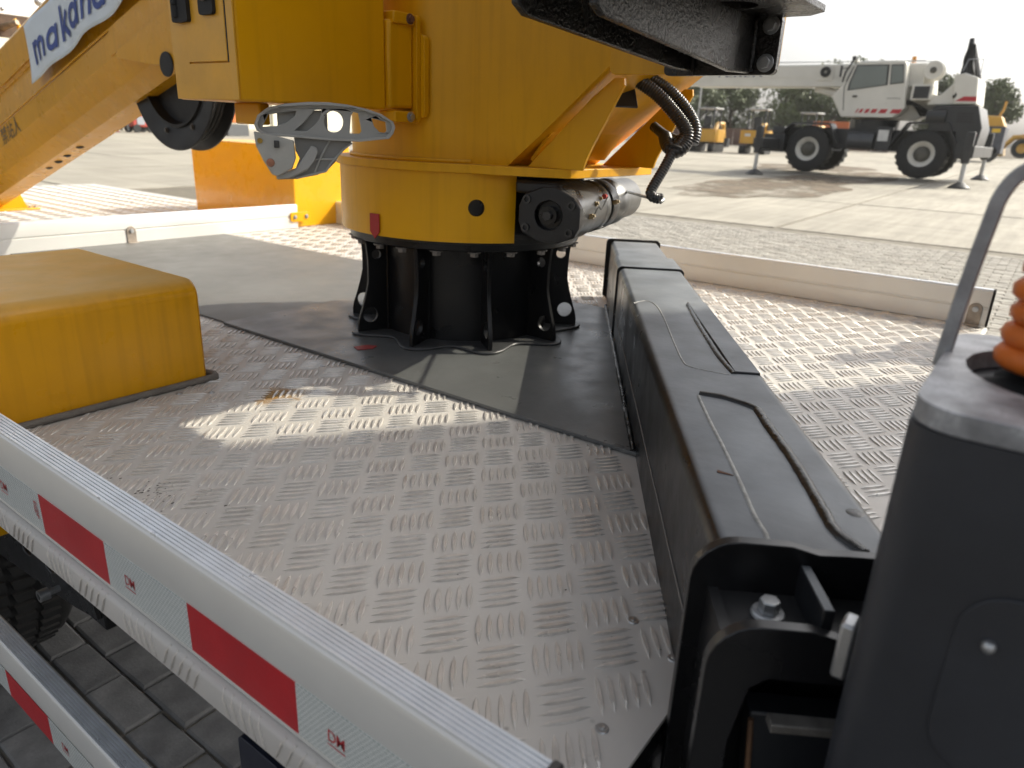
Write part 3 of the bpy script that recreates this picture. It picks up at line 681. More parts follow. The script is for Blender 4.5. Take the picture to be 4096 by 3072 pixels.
def gusset(x):
    pl = [(.835, -.0645), (.712, -.0645), (.706, -.045), (.690, -.012), (.672, .02), (.652, .058), (.640, .080), (.642, .092), (.66, .092), (.70, .062)]
    b = MB(); b.prism(pl, (x, 0, CZ), (0, 1, 0), (0, 0, 1), (1, 0, 0), -.004, .004); obj('gusset', b, Y_(), tur, bevel=.0012)
gusset(1.172); gusset(1.458)
b = MB(); b.prism([(1.176, -.064), (1.454, -.064), (1.454, .13), (1.176, .13)], (0, .795, CZ), (1, 0, 0), (0, -.62, .785), (0, .785, .62), -.006, 0)
obj('rear_web', b, Y_(), tur)
b = MB(); b.prism(rrect(.375, .652, .094, .32, .012), (1.134, 0, CZ), (0, 1, 0), (0, 0, 1), (1, 0, 0), 0, .012); obj('ear_plate', b, Y_(), tur, bevel=.001)
# red pointer tag
t = math.radians(179.8); u = Vector((math.cos(t), math.sin(t), 0)); tw = Vector((-u.y, u.x, 0))
b = MB(); b.prism([(-.0135, 0), (.0135, 0), (.0135, -.036), (0, -.050), (-.0135, -.036)], Vector((pc.x, pc.y, Zr(-.171))) + u * .2855, tw, (0, 0, 1), u, 0, .002)
o = obj('pointer', b, mat('red_pointer', (.36, .012, .014), rough=.45, var=.12, scale=60), tur); o['label'] = 'red pointed tag on the yellow skirt'
# upper part of the turret: pivot head carrying the boom, above the frame
b = MB(); b.prism([(.50, .44), (1.36, .44), (1.36, .62), (.95, .95), (.60, .98), (.45, .75)], (1.13, 0, CZ), (0, 1, 0), (0, 0, 1), (1, 0, 0), 0, .37); obj('head', b, Y_(), tur, bevel=.01)

# ---------------- slewing drive
sd = thing('slewing_drive', (1.164, .778, Zr(-.151)), 'black and bare steel slewing worm drive beside the turret skirt', 'drive')
wa = Vector((.973, .229, 0)); w0 = Vector((1.164, .778, Zr(-.151))); wn = Vector((-wa.y, wa.x, 0))
DS = mat('drive_steel', (.10, .10, .098), rough=.36, metal=.6, var=.12, scale=9, rvar=.12)
DK = mat('drive_black', (.016, .016, .017), rough=.36, var=.25, scale=12, dust=.3, dustcol=(.1, .1, .1))
b = MB(); b.lathe([(.0, .014), (.052, .014), (.054, .03), (.054, .12), (.050, .15), (.050, .20)], w0, wa, 40); obj('housing', b, mat('drive_grey', (.055, .055, .055), rough=.32, metal=.35, var=.12, scale=10), sd, smooth=40)
b = MB(); b.lathe([(.050, .20), (.052, .205), (.052, .225), (.047, .23), (.047, .33), (.051, .335), (.051, .375), (.046, .38), (.046, .50), (.0, .50)], w0, wa, 40); obj('motor', b, DS, sd, smooth=40)
hexo = [(.060 * math.cos(a), .048 * math.sin(a)) for a in ()]
b = MB(); b.lathe([(.0515, .245), (.0525, .25), (.0525, .285), (.0515, .29)], w0, wa, 40); obj('motor_band', b, DK, sd, smooth=40)
ep = [(-.058, -.014), (-.050, -.034), (-.022, -.047), (.022, -.047), (.050, -.036), (.059, -.018), (.059, .016), (.046, .034), (.014, .049), (-.014, .049), (-.046, .036), (-.058, .014)]
b = MB(); b.prism(ep, w0, -wn, zz, -wa, -.018, 0, holes=[circ(0, 0, .026, 28)]); obj('end_plate', b, DK, sd, bevel=.002)
b = MB(); b.lathe([(.026, .0), (.024, .012), (0, .012)], w0, wa, 28); b.cyl(w0 + wa * .012, w0 - wa * .002, .0165, n=24); obj('shaft_seat', b, BG(), sd, smooth=30)
b = MB(); b.cyl(w0 + wa * .002, w0 - wa * .010, .0085, n=6); b.cyl(w0 - wa * .010, w0 - wa * .0105, .0030, n=12); obj('shaft_nut', b, mat('dark_steel', (.08, .08, .08), rough=.35, metal=.8), sd, bevel=.0008)
for x, y in ((-.042, .026), (.043, .020), (-.043, -.024), (.041, -.027)):
    q = w0 - wn * x + zz * y; b = MB(); b.lathe([(0, -.002), (.004, -.002), (.0045, .004), (.0078, .004), (.0078, 0)], q, -wa, 16); obj('cap_screw', b, mat('dark_steel', (.08, .08, .08), rough=.35, metal=.8), sd, smooth=30)
b = MB(); b.loft([[w0 + wa * s + wn * a + zz * h for a, h in ((-.03, .035), (.07, .035), (.07, .058), (-.01, .058))] for s in (.005, .15)]); obj('upper_housing', b, DK, sd, bevel=.006, smooth=40)
for i, (s, a) in enumerate(((.075, .2), (.115, .55), (.165, .8), (.245, .35))):
    q = w0 + wa * s - wn * .052 * math.cos(a) + zz * .052 * math.sin(a) * (-1 if i == 0 else 1) * .5
    d = (-wn * math.cos(a) + zz * .3).normalized(); b = MB(); b.cyl(q, q + d * .010, .005, n=6); b.cyl(q + d * .010, q + d * .014, .003, n=10); obj('fitting', b, mat('brass_fitting', (.38, .30, .17), rough=.35, metal=.8), sd)
q0 = w0 + wa * .08 - wn * .058 + zz * -.008; b = MB(); b.tube(spline([q0, q0 + wa * .02 + zz * .02 - wn * .004, q0 + wa * .055 + zz * .014, q0 + wa * .09 + zz * .034], 5), .0014, n=6); obj('wire', b, RB(), sd)
b = MB(); q = w0 + wa * .172 - wn * .05 + zz * .026; b.cyl(q, q + wa * .012, .005, n=10); obj('red_cap', b, mat('red_cap', (.5, .03, .02), rough=.4), sd)

sd.scale = (1.07, 1.07, 1.07)
# ---------------- bracket at the rear of the turret (black)
br = thing('black_bracket', (1.0, .45, Zr(.09)), 'heavy black steel bracket with two ribs and two bolts, top centre right', 'bracket')
BR = mat('bracket_black', (.017, .0155, .0145), rough=.25, var=.4, scale=10, bump=.8, bscale=240, rvar=.3)
b = MB(); b.prism(rrect(.371, .545, .0905, .168, .008), (1.118, 0, CZ), (0, 1, 0), (0, 0, 1), (1, 0, 0), 0, .0135); obj('bolt_plate', b, BR, br, bevel=.0015)
for y, pl in ((.412, [(1.117, .0925), (1.046, .0895), (.690, .112), (.674, .120), (.672, .165), (1.117, .165)]), (.502, [(1.117, .0965), (1.061, .0955), (.684, .1155), (.666, .125), (.664, .165), (1.117, .165)])):
    b = MB(); b.prism(pl, (0, y, CZ), (1, 0, 0), (0, 0, 1), (0, 1, 0), -.005, .005); r_ = obj('rib', b, BR, br, bevel=.0015)
    P = [Vector((1.113, y - .006, Zr(.095 + .0066 * i))) for i in range(11)]; b = MB(); b.tube(P, [.0045 * (1 + .4 * noise.noise(p * 200)) for p in P], n=6); obj('weld_bead', b, BR, r_, smooth=60)
b = MB(); b.prism([(.64, .31), (1.10, .31), (1.125, .335), (1.125, .58), (.64, .58)], (0, 0, Zr(.1655)), (1, 0, 0), (0, 1, 0), (0, 0, 1), 0, .009, holes=[circ(1.007, .400, .030, 24)]); obj('shelf_plate', b, BR, br, bevel=.001)
hexbolt('bolt', br, (1.117, .385, Zr(.155)), (-1, 0, 0), .0085, .007); hexbolt('bolt', br, (1.117, .386, Zr(.106)), (-1, 0, 0), .0085, .007)
tk = thing('hydraulic_tank', (.88, .46, Zr(.175)), 'black tank standing on the bracket shelf above the frame', 'tank')
part('tank_body', tk, BG(), B(.66, 1.10, .33, .60, Zr(.1755), Zr(.44)), bevel=.02)
part('filler_cap', tk, BG(), lambda b: b.cyl((.8, .45, Zr(.44)), (.8, .45, Zr(.47)), .03, n=20))

# ---------------- hydraulic hoses
def corrugated(path, r, pitch=.005, amp=.075):
    P = spline(path, 40); L = [0]
    for i in range(1, len(P)): L.append(L[-1] + (P[i] - P[i - 1]).length)
    N = int(L[-1] / (pitch / 4)); out = []; rr = []; j = 0
    for i in range(N + 1):
        s = L[-1] * i / N
        while j < len(L) - 2 and L[j + 1] < s: j += 1
        t = (s - L[j]) / max(1e-9, L[j + 1] - L[j]); out.append(P[j].lerp(P[j + 1], t)); rr.append(r * (1 + amp * math.sin(2 * PI * i / 4 + .8)))
    b = MB(); b.tube(out, rr, n=12); return b
HS = mat('hose_black', (.014, .014, .014), rough=.3, var=.2, dust=.15, dustcol=(.15, .14, .12), coat=.3)
k_ = .858
def hp(l): return [Vector((x * k_ - .0075, y * k_ + .010, Zr(z * k_))) for x, y, z in l]
ho = thing('hydraulic_hoses', (1.30, .60, Zr(-.10)), 'bundle of black ribbed hydraulic hoses looping behind the turret', 'hose')
b = corrugated(hp([(1.50, .815, .135), (1.513, .782, .114), (1.533, .739, .085), (1.547, .696, .044), (1.551, .670, .012), (1.543, .667, -.012), (1.528, .678, -.028), (1.53, .70, -.02), (1.56, .725, .0)]), .0125); obj('hose', b, HS, ho, smooth=60)
b = corrugated(hp([(1.53, .80, .14), (1.54, .768, .120), (1.556, .724, .094), (1.566, .683, .055), (1.566, .659, .018), (1.556, .657, -.012)]), .0115); obj('hose', b, HS, ho, smooth=60)
b = corrugated(hp([(1.552, .672, .010), (1.535, .678, -.01), (1.524, .684, -.026), (1.501, .692, -.065), (1.475, .703, -.108), (1.470, .700, -.121), (1.476, .690, -.126), (1.484, .680, -.126)]), .0095); obj('hose', b, HS, ho, smooth=60)
b = corrugated(hp([(1.60, .775, .022), (1.585, .742, .006), (1.565, .705, -.004), (1.545, .685, -.006)]), .009); obj('hose', b, HS, ho, smooth=60)
b = MB(); q_e = hp([(1.484, .680, -.126)])[0]; b.tube(spline([q_e, q_e + Vector((.004, .012, -.004)), w0 + wa * .50 + zz * .02, w0 + wa * .49], 6), .0032, n=8); obj('steel_pipe', b, ST(), ho, smooth=60)
b = MB(); q = hp([(1.527, .683, -.022)])[0]; b.lathe([(.0165, -.003), (.018, 0), (.0165, .003), (.0155, 0), (.0165, -.003)], q, (.3, -.1, .9), 16); obj('cable_tie', b, RB(), ho)
b = MB(); b.prism([(-.03, -.045), (.03, -.045), (.03, .03), (-.03, .03)], hp([(1.49, .81, .10)])[0], (.8, -.6, 0), (.4, .45, .8), (.5, .6, -.6), 0, .004); obj('hose_clamp_plate', b, BG(), ho, bevel=.001)

# ================================================================== CONTROL BOX
cb = thing('control_box', (.84, 1.117, Zr(.026)), 'yellow control box with a black hinge and lock on its door, hung beside the turret', 'control box')
BX0, BX1, BY0, BY1, BZ0, BZ1 = .687, .987, 1.03, 1.204, Zr(.026), Zr(.52)
YD = mat('yellow_box_paint', (.72, .345, .003), rough=.36, var=.05, scale=3, streak=.22, spec=.3)
YF = mat('yellow_box_faded', (.70, .36, .03), rough=.4, var=.10, scale=14, streak=.15, streakcol=(.70, .46, .14))
part('housing', cb, YD, B(BX0, BX1, BY0, BY1, BZ0, BZ1), bevel=.004)
part('door_frame', cb, YF, lambda b: b.prism([(BY0 + .001, BZ0 + .001), (BY1 - .001, BZ0 + .001), (BY1 - .001, BZ1), (BY0 + .001, BZ1)], (BX0, 0, 0), (0, 1, 0), (0, 0, 1), (-1, 0, 0), .0002, .003, holes=[[(BY0 + .019, Zr(.079)), (BY1 - .046, Zr(.079)), (BY1 - .046, BZ1 - .02), (BY0 + .019, BZ1 - .02)]]), bevel=.0008)
dr = part('door', cb, YF, B(BX0 - .0042, BX0 - .0002, BY0 + .0215, BY1 - .047, Zr(.081), BZ1 - .022), bevel=.0012)
part('door_seal', cb, RB(), B(BX0 - .0034, BX0 - .0004, BY0 + .0186, BY0 + .0212, Zr(.080), BZ1 - .022))
hb = part('hinge', dr, RB(), lambda b: b.prism(rrect(BY1 - .065, BY1 - .021, Zr(.138), Zr(.26), .004), (BX0 - .003, 0, 0), (0, 1, 0), (0, 0, 1), (-1, 0, 0), .0003, .008), bevel=.0015)
for i in range(5): part('hinge_knuckle', dr, RB(), lambda b: b.cyl((BX0 - .011, BY1 - .034, Zr(.145 + .018 * i)), (BX0 - .011, BY1 - .034, Zr(.161 + .018 * i)), .006, n=12))
part('lock_plate', dr, RB(), lambda b: b.prism(rrect(BY0 + .040, BY0 + .078, Zr(.145), Zr(.215), .006), (BX0 - .0042, 0, 0), (0, 1, 0), (0, 0, 1), (-1, 0, 0), .0003, .006), bevel=.002)
lk = part('lock_barrel', dr, ST(), lambda b: b.lathe([(0, .010), (.0085, .010), (.0095, .007), (.0095, 0)], (BX0 - .010, BY0 + .060, Zr(.172)), (-1, 0, .25), 22), smooth=40)
part('lock_slot', dr, RB(), B(BX0 - .0215, BX0 - .0195, BY0 + .0593, BY0 + .0607, Zr(.170), Zr(.180)))
# mounting bracket to the turret
mb_ = part('mount_bracket', cb, YD, B(.988, 1.050, 1.022, 1.10, Zr(.030), Zr(.178)), bevel=.006)
part('mount_plate', cb, YD, lambda b: b.prism(rrect(.006, .192, 1.014, 1.11, .010), (1.051, 0, CZ), (0, 0, 1), (0, 1, 0), (1, 0, 0), .0, .010), bevel=.001)
part('pad_plate', cb, Y_(), lambda b: b.prism(rrect(.016, .160, 1.005, 1.12, .010), (1.0615, 0, CZ), (0, 0, 1), (0, 1, 0), (1, 0, 0), .0, .012), bevel=.001)
for z in (.182, .016):
    part('mount_foot', cb, YD, B(.996, 1.050, 1.017, 1.06, Zr(z - .010), Zr(z + .010)), bevel=.003)
    hexbolt('bolt', cb, (1.036, 1.0165, Zr(z)), (0, -1, 0), .0065, .005, material=mat('rusty_bolt', (.20, .10, .07), rough=.6, metal=.4, var=.4, scale=90) if z > .1 else ST())
part('lower_channel', cb, YD, B(.745, .765, 1.07, 1.14, Zr(-.008), Zr(.0255)), bevel=.003)

# ---------------- grey hand lever under the control box
lv = thing('hand_lever', (.80, 1.0, Zr(-.09)), 'grey moulded plastic lever with cut-outs under the yellow control box', 'lever')
LU = Vector((.79, -.613, 0)); LN = Vector((-.613, -.79, 0)); LO = Vector((.822, 1.0, CZ))
def LX(p): x, y = p; return ((x - 1070) * .0001222, .0005 - (y - 390) * .0001215 + (x - 1070) * .000004)
def LP(x, z, t): return LO + LU * x + Vector((0, 0, z)) + LN * t
def lp(l): return [LX(p) for p in l]
def smoothpoly(l, per=4):
    n = len(l); out = []
    for i in range(n):
        a, b_, c, d = (Vector(l[(i + k) % n]) for k in (-1, 0, 1, 2))
        for k in range(per):
            t = k / per; q = .5 * ((2 * b_) + (c - a) * t + (2 * a - 5 * b_ + 4 * c - d) * t * t + (3 * b_ - a - 3 * c + d) * t ** 3); out.append((q.x, q.y))
    return out
outer = [(150, 430), (200, 310), (330, 215), (560, 165), (850, 140), (1100, 140), (1350, 165), (1600, 215), (1800, 280), (1960, 380), (1985, 450), (1960, 530), (1900, 600), (1500, 640), (1100, 625), (700, 590), (260, 555), (175, 500)]
h1 = [(245, 455), (330, 300), (690, 250), (670, 310), (560, 395), (420, 445)]
h2 = [(660, 500), (780, 400), (920, 240), (1020, 228), (990, 340), (900, 440), (820, 505)]
h3 = [(1170 + 128 * math.cos(t), 385 + 140 * math.sin(t)) for t in [2 * PI * i / 16 for i in range(16)]]
h4 = [(1375, 535), (1400, 310), (1430, 258), (1500, 268), (1518, 380), (1540, 505), (1510, 538)]
h5 = [(1675, 335), (1870, 378), (1880, 495), (1855, 525), (1780, 515), (1705, 440)]
fr = (LO, LU, (0, 0, 1), LN)
b = MB(); b.prism(lp(outer), *fr, -.010, .003, holes=[lp(h) for h in (h1, h2, h3, h4, h5)]); obj('lever_web', b, GP(), lv, bevel=.0015, smooth=40)
inn = [((x - 1070) * .955 + 1070, (y - 390) * .85 + 392) for x, y in outer]
b = MB(); b.prism(lp(outer), *fr, .003, .014, holes=[lp(inn)]); obj('lever_rim', b, GP(), lv, bevel=.002, smooth=40)
body = [(640, 560), (1400, 640), (1330, 705), (1240, 780), (1180, 900), (1060, 1020), (920, 1080), (650, 1130), (390, 1135), (380, 1090), (640, 990), (700, 860), (650, 760)]
b = MB(); b.prism(lp(body), *fr, -.012, .001); obj('cam_body', b, mat('grey_plastic_dark', (.24, .237, .225), rough=.5, var=.08), lv, bevel=.001)
rimb = [(640, 1000), (860, 690), (930, 720), (945, 770), (900, 880), (790, 1010), (600, 1100), (390, 1130), (378, 1090)]
b = MB(); b.prism(lp(rimb), *fr, .001, .013); obj('cam_rim', b, GP(), lv, bevel=.002)
for a_, c_ in (((1105, 630), (890, 1045)), ((900, 870), (1190, 870)), ((1400, 660), (1200, 830)), ((1200, 830), (1040, 1030)), ((1040, 1030), (640, 1120))):
    (x0, z0), (x1, z1) = LX(a_), LX(c_); b = MB(); b.tube([LP(x0, z0, .002), LP((x0 + x1) / 2 - .002, (z0 + z1) / 2, .004), LP(x1, z1, .002)], .0018, n=8); obj('stiffener', b, GP(), lv, smooth=60)
side = [(140, 510), (400, 560), (640, 625), (655, 850), (600, 985), (400, 1085), (330, 1055), (235, 880), (155, 690)]
b = MB(); b.prism(lp(side), *fr, .014, .021); obj('side_plate', b, mat('grey_zinc_plate', (.45, .445, .41), rough=.45, var=.1, scale=30, metal=.2), lv, bevel=.002)
for (x, y), r, cc in (((212, 628), .005, (.42, .27, .06)), ((325, 905), .0078, (.42, .20, .13))):
    px, pz = LX((x, y)); b = MB(); b.cyl(LP(px, pz, .021), LP(px, pz, .0245), r * .85, r * .78, n=20); obj('pivot_pin', b, mat('pin_%d' % int(r * 1e4), cc, rough=.45, metal=.7, var=.25, scale=120), lv)
px, pz = LX((420, 690)); part('catch', lv, mat('dark_steel', (.08, .08, .08), rough=.35, metal=.8), lambda b: b.prism([(px - .004, pz - .003), (px + .004, pz - .003), (px + .004, pz + .008), (px - .004, pz + .008)], *fr, .0212, .029), bevel=.001)
px, pz = LX((600, 420)); part('lever_mount', lv, GP(), lambda b: b.prism([(px - .02, pz - .02), (px + .06, pz - .02), (px + .06, .018), (px - .02, .018)], *fr, -.03, -.012), bevel=.002)

# ================================================================== BOOM
bo = thing('boom', (1.305, 3.2, Zr(-.2)), 'yellow telescopic boom sloping down to the left, with black characters on its side', 'boom')
th = math.atan(.31); bd = Vector((0, -math.cos(th), math.sin(th))); bv = Vector((0, math.sin(th), math.cos(th)))  # towards the turret, and up across
def bm_(s, x, v): return Vector((x, 2.5, Zr(.143))) + bd * s + bv * v
cth = math.cos(th)
def bsec(pts): return pts + [(2 * 1.305 - x, v) for x, v in reversed(pts)]
q = lambda z: (z - .143) * cth
upper = bsec([(1.205, q(.33)), (1.195, q(.345)), (1.192, q(.45)), (1.20, q(.462))])
b = MB(); b.loft([[bm_(s, x, v) for x, v in upper] for s in (-2.4, 1.35)]); obj('upper_section', b, YB(), bo, smooth=25)
lower = bsec([(1.262, q(.033)), (1.222, q(.074)), (1.190, q(.143)), (1.190, q(.214)), (1.200, q(.226)), (1.207, q(.34))])
b = MB(); b.loft([[bm_(s, x, v) for x, v in lower] for s in (-2.4, .62)]); obj('lower_section', b, YB(), bo, smooth=18)
for x0, v0 in ((1.189, q(.222)), (1.194, q(.343))):
    b = MB(); P = [bm_(-2.2 + .03 * i, x0, v0 + .0015 * noise.noise(Vector((i * .4, v0 * 50, 0)))) for i in range(105)]; b.tube(P, .0038, n=6); obj('weld_bead', b, YB(), bo, smooth=60)
pad = [(.06, .004), (.045, .03), (.05, .055), (.10, .075), (.62, .077), (.62, .002)]
b = MB(); b.prism(pad, bm_(0, 1.190, 0), bd, bv, (-1, 0, 0), -.002, .0045); obj('doubler_plate', b, YB(), bo, bevel=.0015)
lug = [(.10, -.012), (.30, -.10), (.42, -.14), (.56, -.15), (.56, .002), (.14, .0)]
b = MB(); b.prism(lug, bm_(0, 1.186, 0), bd, bv, (1, 0, 0), -.012, .0); obj('pivot_lug', b, YB(), bo, bevel=.0015)
b = MB(); qq = Vector((1.174, 2.10, Zr(.136))); b.cyl(qq, qq + Vector((-.006, 0, 0)), .033, n=28); obj('pivot_pin', b, RB(), bo, bevel=.002)
bb = text_mb('禁站人', .068, bm_(-.952, 1.1885, .006), bd, bv, space=1.0); obj('printed_characters', bb, mat('black_lettering', (.03, .026, .02), rough=.5, var=.15), bo, smooth=0)['label'] = 'black painted characters on the boom side'
for y, z in ((3.013, -.098), (3.132, -.135), (3.219, -.163), (3.315, -.191)):
    b = MB(); b.ball((1.30, y, Zr(z) - .012), .022, 10, (1, 1, 1)); obj('bolt_head', b, RB(), bo)
# fabric banner tied to the boom
bn = thing('banner', bm_(-.4, 1.170, 0), 'white cloth banner with blue lettering tied along the boom', 'banner')
so = Vector((1.172, 3.0, Zr(.086)))
def bnp(s, v, off=0.0): return so + bd * s + bv * v + Vector((-.004 + .006 * math.sin(s * 22 + v * 9) * (1 - v * 3) - off, 0, .004 * math.sin(s * 17) * (1 - v * 4)))
n1, n2 = 90, 12; vs = []; fs = []
for i in range(n1 + 1):
    for j in range(n2 + 1):
        v = .172 * j / n2; vs.append(bnp(.362 * v + 1.15 * i / n1, v))
for i in range(n1):
    for j in range(n2): a = i * (n2 + 1) + j; fs.append((a, a + n2 + 1, a + n2 + 2, a + 1))
b = MB(); b.add(vs, fs); o = obj('cloth', b, mat('banner_cloth', (.60, .66, .70), rough=.6, var=.04, scale=10, coat=.15), bn, smooth=60)
sm = o.modifiers.new('solid', 'SOLIDIFY'); sm.thickness = .0012; sm.offset = 1
BLU = mat('banner_blue', (.028, .060, .25), rough=.55, var=.08)
def stroke(pts, wd):
    # flat ribbon along a polyline in banner coordinates (s, v), slanted with the cloth
    b = MB(); n = len(pts); vs = []
    for i, p in enumerate(pts):
        a, c = Vector(pts[max(i - 1, 0)]), Vector(pts[min(i + 1, n - 1)]); t = (c - a).normalized(); m_ = Vector((-t.y, t.x)) * wd / 2
        for sg in (-1, 1):
            x, y = p[0] + sg * m_.x, p[1] + sg * m_.y; vs.append(bnp(x + .385 * (y - .036), y, .0035))
    b.add(vs, [(2 * i, 2 * i + 2, 2 * i + 3, 2 * i + 1) for i in range(n - 1)]); return b
SW = .0165; XB, XH = .036, .066
def arc(cx, cy, rx, ry, a0, a1, n=16): return [(cx + rx * math.cos(math.radians(a0 + (a1 - a0) * i / n)), cy + ry * math.sin(math.radians(a0 + (a1 - a0) * i / n))) for i in range(n + 1)]
def letter(kind, x):
    h = SW / 2; top = XB + XH
    if kind in 'mn':
        l = [[(x + h, XB), (x + h, top)]]; wd = .052
        for k in range(2 if kind == 'm' else 1):
            x0 = x + h + k * (wd - .006); l.append(arc(x0 + wd / 2 - .003, top - .031, wd / 2 - .003, .031 - h, 180, 0) + [(x0 + wd - .006, XB)])
        return l, (wd - .006) * (2 if kind == 'm' else 1) + SW
    if kind == 'a':
        return [arc(x + .036, XB + XH / 2, .036 - h + .002, XH / 2 - h, 0, 360, 28), [(x + .068, XB), (x + .068, top)]], .078
    if kind == 'k':
        return [[(x + h, XB), (x + h, XB + .094)], [(x + h + .004, XB + .024), (x + .058, top)], [(x + .024, XB + .034), (x + .062, XB)]], .07
x = .073; lay = [('m', .073), ('a', .203), ('k', .313), ('a', .388), ('n', .487), ('a', .560), ('n', .655), ('a', .74)]
for kd, x in lay[:6]:
    b = MB()
    for st in letter(kd, x)[0]:
        c = stroke(st, SW); b.add(c.v, c.f)
    obj('letter', b, BLU, bn, smooth=0)
# boom rest
rs = thing('boom_rest', (1.29, 4.0, DZ), 'yellow boom rest standing on the bed at the far left', 'boom rest')
part('foot_plate', rs, Y_(), B(1.09, 1.492, 3.972, 4.16, DZ + .001, DZ + .009), bevel=.002)
b = MB(); b.prism([(1.13, DZ + .009), (1.452, DZ + .009), (1.42, Zr(-.352)), (1.42, Zr(-.318)), (1.16, Zr(-.318)), (1.16, Zr(-.352))], (0, 4.02, 0), (1, 0, 0), (0, 0, 1), (0, 1, 0), -.004, .07); obj('stand', b, Y_(), rs, bevel=.002)
b = MB(); b.prism([(1.09, -.331), (1.45, -.331), (1.515, -.278), (1.525, -.245), (1.09, -.245)], (0, 3.97, CZ), (1, 0, 0), (0, 0, 1), (0, 1, 0), 0, .16); obj('cradle', b, Y_(), rs, bevel=.002)
for x, z in ((1.42, -.316), (1.47, -.295)): hexbolt('bolt', rs, (x, 3.969, Zr(z)), (0, -1, 0), .008, .006)
for x in (1.455, 1.478): hexbolt('bolt', rs, (x, 4.0, DZ + .009), (0, 0, 1), .006, .006)

# ---------------- sheave drum under the boom
dm = thing('sheave', (1.30, 2.278, Zr(-.10)), 'large black flanged sheave hanging under the boom behind the control box', 'sheave')
DB = mat('sheave_black', (.012, .0105, .0095), rough=.46, var=.3, scale=12, bump=.06, spec=.3)
dc = Vector((1.276, 2.278, Zr(.147)))
b = MB(); b.lathe([(.0, .030), (.165, .030), (.172, .010), (.215, .002), (.246, -.001), (.250, .001), (.250, .006), (.232, .010), (.222, .016), (.222, .060), (.232, .066), (.250, .070), (.250, .076), (.246, .078), (.12, .078), (0, .078)], dc, (1, 0, 0), 96); obj('drum', b, DB, dm, smooth=30)
b = MB(); b.lathe([(.170, .012), (.172, .001), (.180, .001), (.182, .008)], dc, (1, 0, 0), 72); obj('hub_rim', b, DB, dm, smooth=40)
for k in range(8):
    t = 2 * PI * k / 8 + .3; hexbolt('bolt', dm, dc + Vector((.0035, .20 * math.cos(t), .20 * math.sin(t))), (-1, 0, 0), .007, .005, material=mat('greasy_bolt', (.10, .085, .07), rough=.45, metal=.6))
for k in range(3):
    b = MB(); b.lathe([(.2225 + .004 * math.cos(t), .024 + .014 * k + .005 * math.sin(t)) for t in [2 * PI * i / 8 for i in range(9)]], dc, (1, 0, 0), 72); obj('rope_turn', b, mat('greasy_rope', (.03, .027, .023), rough=.4, var=.3, scale=60), dm, smooth=60)

# ================================================================== YELLOW COVER AND LOCKER ON THE BED
cv = thing('yellow_cover', (.49, 1.41, DZ), 'rounded yellow cover box on the tread plate at the left', 'cover')
CY0, CY1, CX0, CX1, CT = 1.181, 1.648, .30, .671, Zr(-.269)
r = .03
pfc = [(CY0 + .0, DZ + .004), (CY0, CT - r)] + [(CY0 + r - r * math.cos(t), CT - r + r * math.sin(t)) for t in [PI / 2 * i / 8 for i in range(1, 9)]] + [(CY1 - r + r * math.sin(t), CT - r + r * math.cos(t)) for t in [PI / 2 * i / 8 for i in range(0, 9)]] + [(CY1, DZ + .004)]
b = MB(); b.loft([[Vector((x, y, z)) for y, z in pfc] for x in (CX0, CX1)]); obj('cover_shell', b, mat('cover_yellow', (.68, .318, .003), rough=.32, var=.05, scale=4, dust=.75, dustcol=(.50, .33, .10), streak=.3, spec=.4), cv, bevel=.006, smooth=30)
P = [(CX0, CY0 - .006, DZ + .006), (CX1 - .02, CY0 - .006, DZ + .006)] + [(CX1 + .006 + .012 * math.sin(t), CY0 + .012 - .018 * math.cos(t), DZ + .006) for t in [PI / 2 * i / 6 for i in range(0, 7)]] + [(CX1 + .012, CY0 + .035, DZ + .006), (CX1 + .004, CY0 + .05, DZ + .006)]
b = MB(); b.tube(spline(P, 5), .0062, n=10); obj('rubber_seal', b, mat('grey_seal', (.15, .135, .115), rough=.75, var=.3, scale=30, bump=.4, bscale=300), cv, smooth=60)
lo = thing('yellow_locker', (2.2, 3.15, DZ), 'square yellow locker on the far side of the bed with one sunlit face', 'locker')
part('locker_body', lo, mat('locker_yellow', (.74, .375, .004), rough=.3, var=.04, scale=3, coat=.3), B(2.07, 2.40, 2.760, 3.57, DZ + .001, Zr(-.103)), bevel=.004)
hg = part('hinge_bracket', lo, Y_(), lambda b: b.prism(rrect(2.028, 2.132, -.4275, -.386, .010), (0, 2.741, CZ), (1, 0, 0), (0, 0, 1), (0, -1, 0), .0, .006), bevel=.002)
for x in (2.05, 2.112): hexbolt('bolt', hg, (x, 2.7345, Zr(-.407)), (0, -1, 0), .007, .005)

# white slatted basket panel and pin, seen above the boom at the far left
bk = thing('work_basket', (1.6, 4.3, Zr(.37)), 'white panel with round bolts and a worn pin behind the boom, top left corner', 'basket')
part('panel', bk, mat('white_panel', (.80, .80, .78), rough=.4, var=.03), B(1.25, 2.3, 4.3, 4.33, Zr(.43), Zr(1.2)), bevel=.004)
part('lower_edge', bk, mat('worn_brown', (.10, .06, .035), rough=.7, var=.4, scale=20), B(1.25, 2.3, 4.302, 4.345, Zr(.33), Zr(.43)))
for x, z, rr_ in ((1.60, .455, .009), (1.52, .52, .022), (1.60, .545, .022), (1.68, .54, .022), (1.77, .51, .022)):
    part('dome_bolt', bk, ST(), lambda b: b.lathe([(0, .006), (rr_ * .7, .005), (rr_, 0)], (x, 4.2995, Zr(z)), (0, -1, 0), 16), smooth=60)
part('pin', bk, mat('worn_pin', (.25, .19, .13), rough=.5, metal=.4, var=.4, scale=30), lambda b: b.cyl((1.58, 4.33, Zr(.365)), (1.625, 4.22, Zr(.395)), .018, .012, n=14))
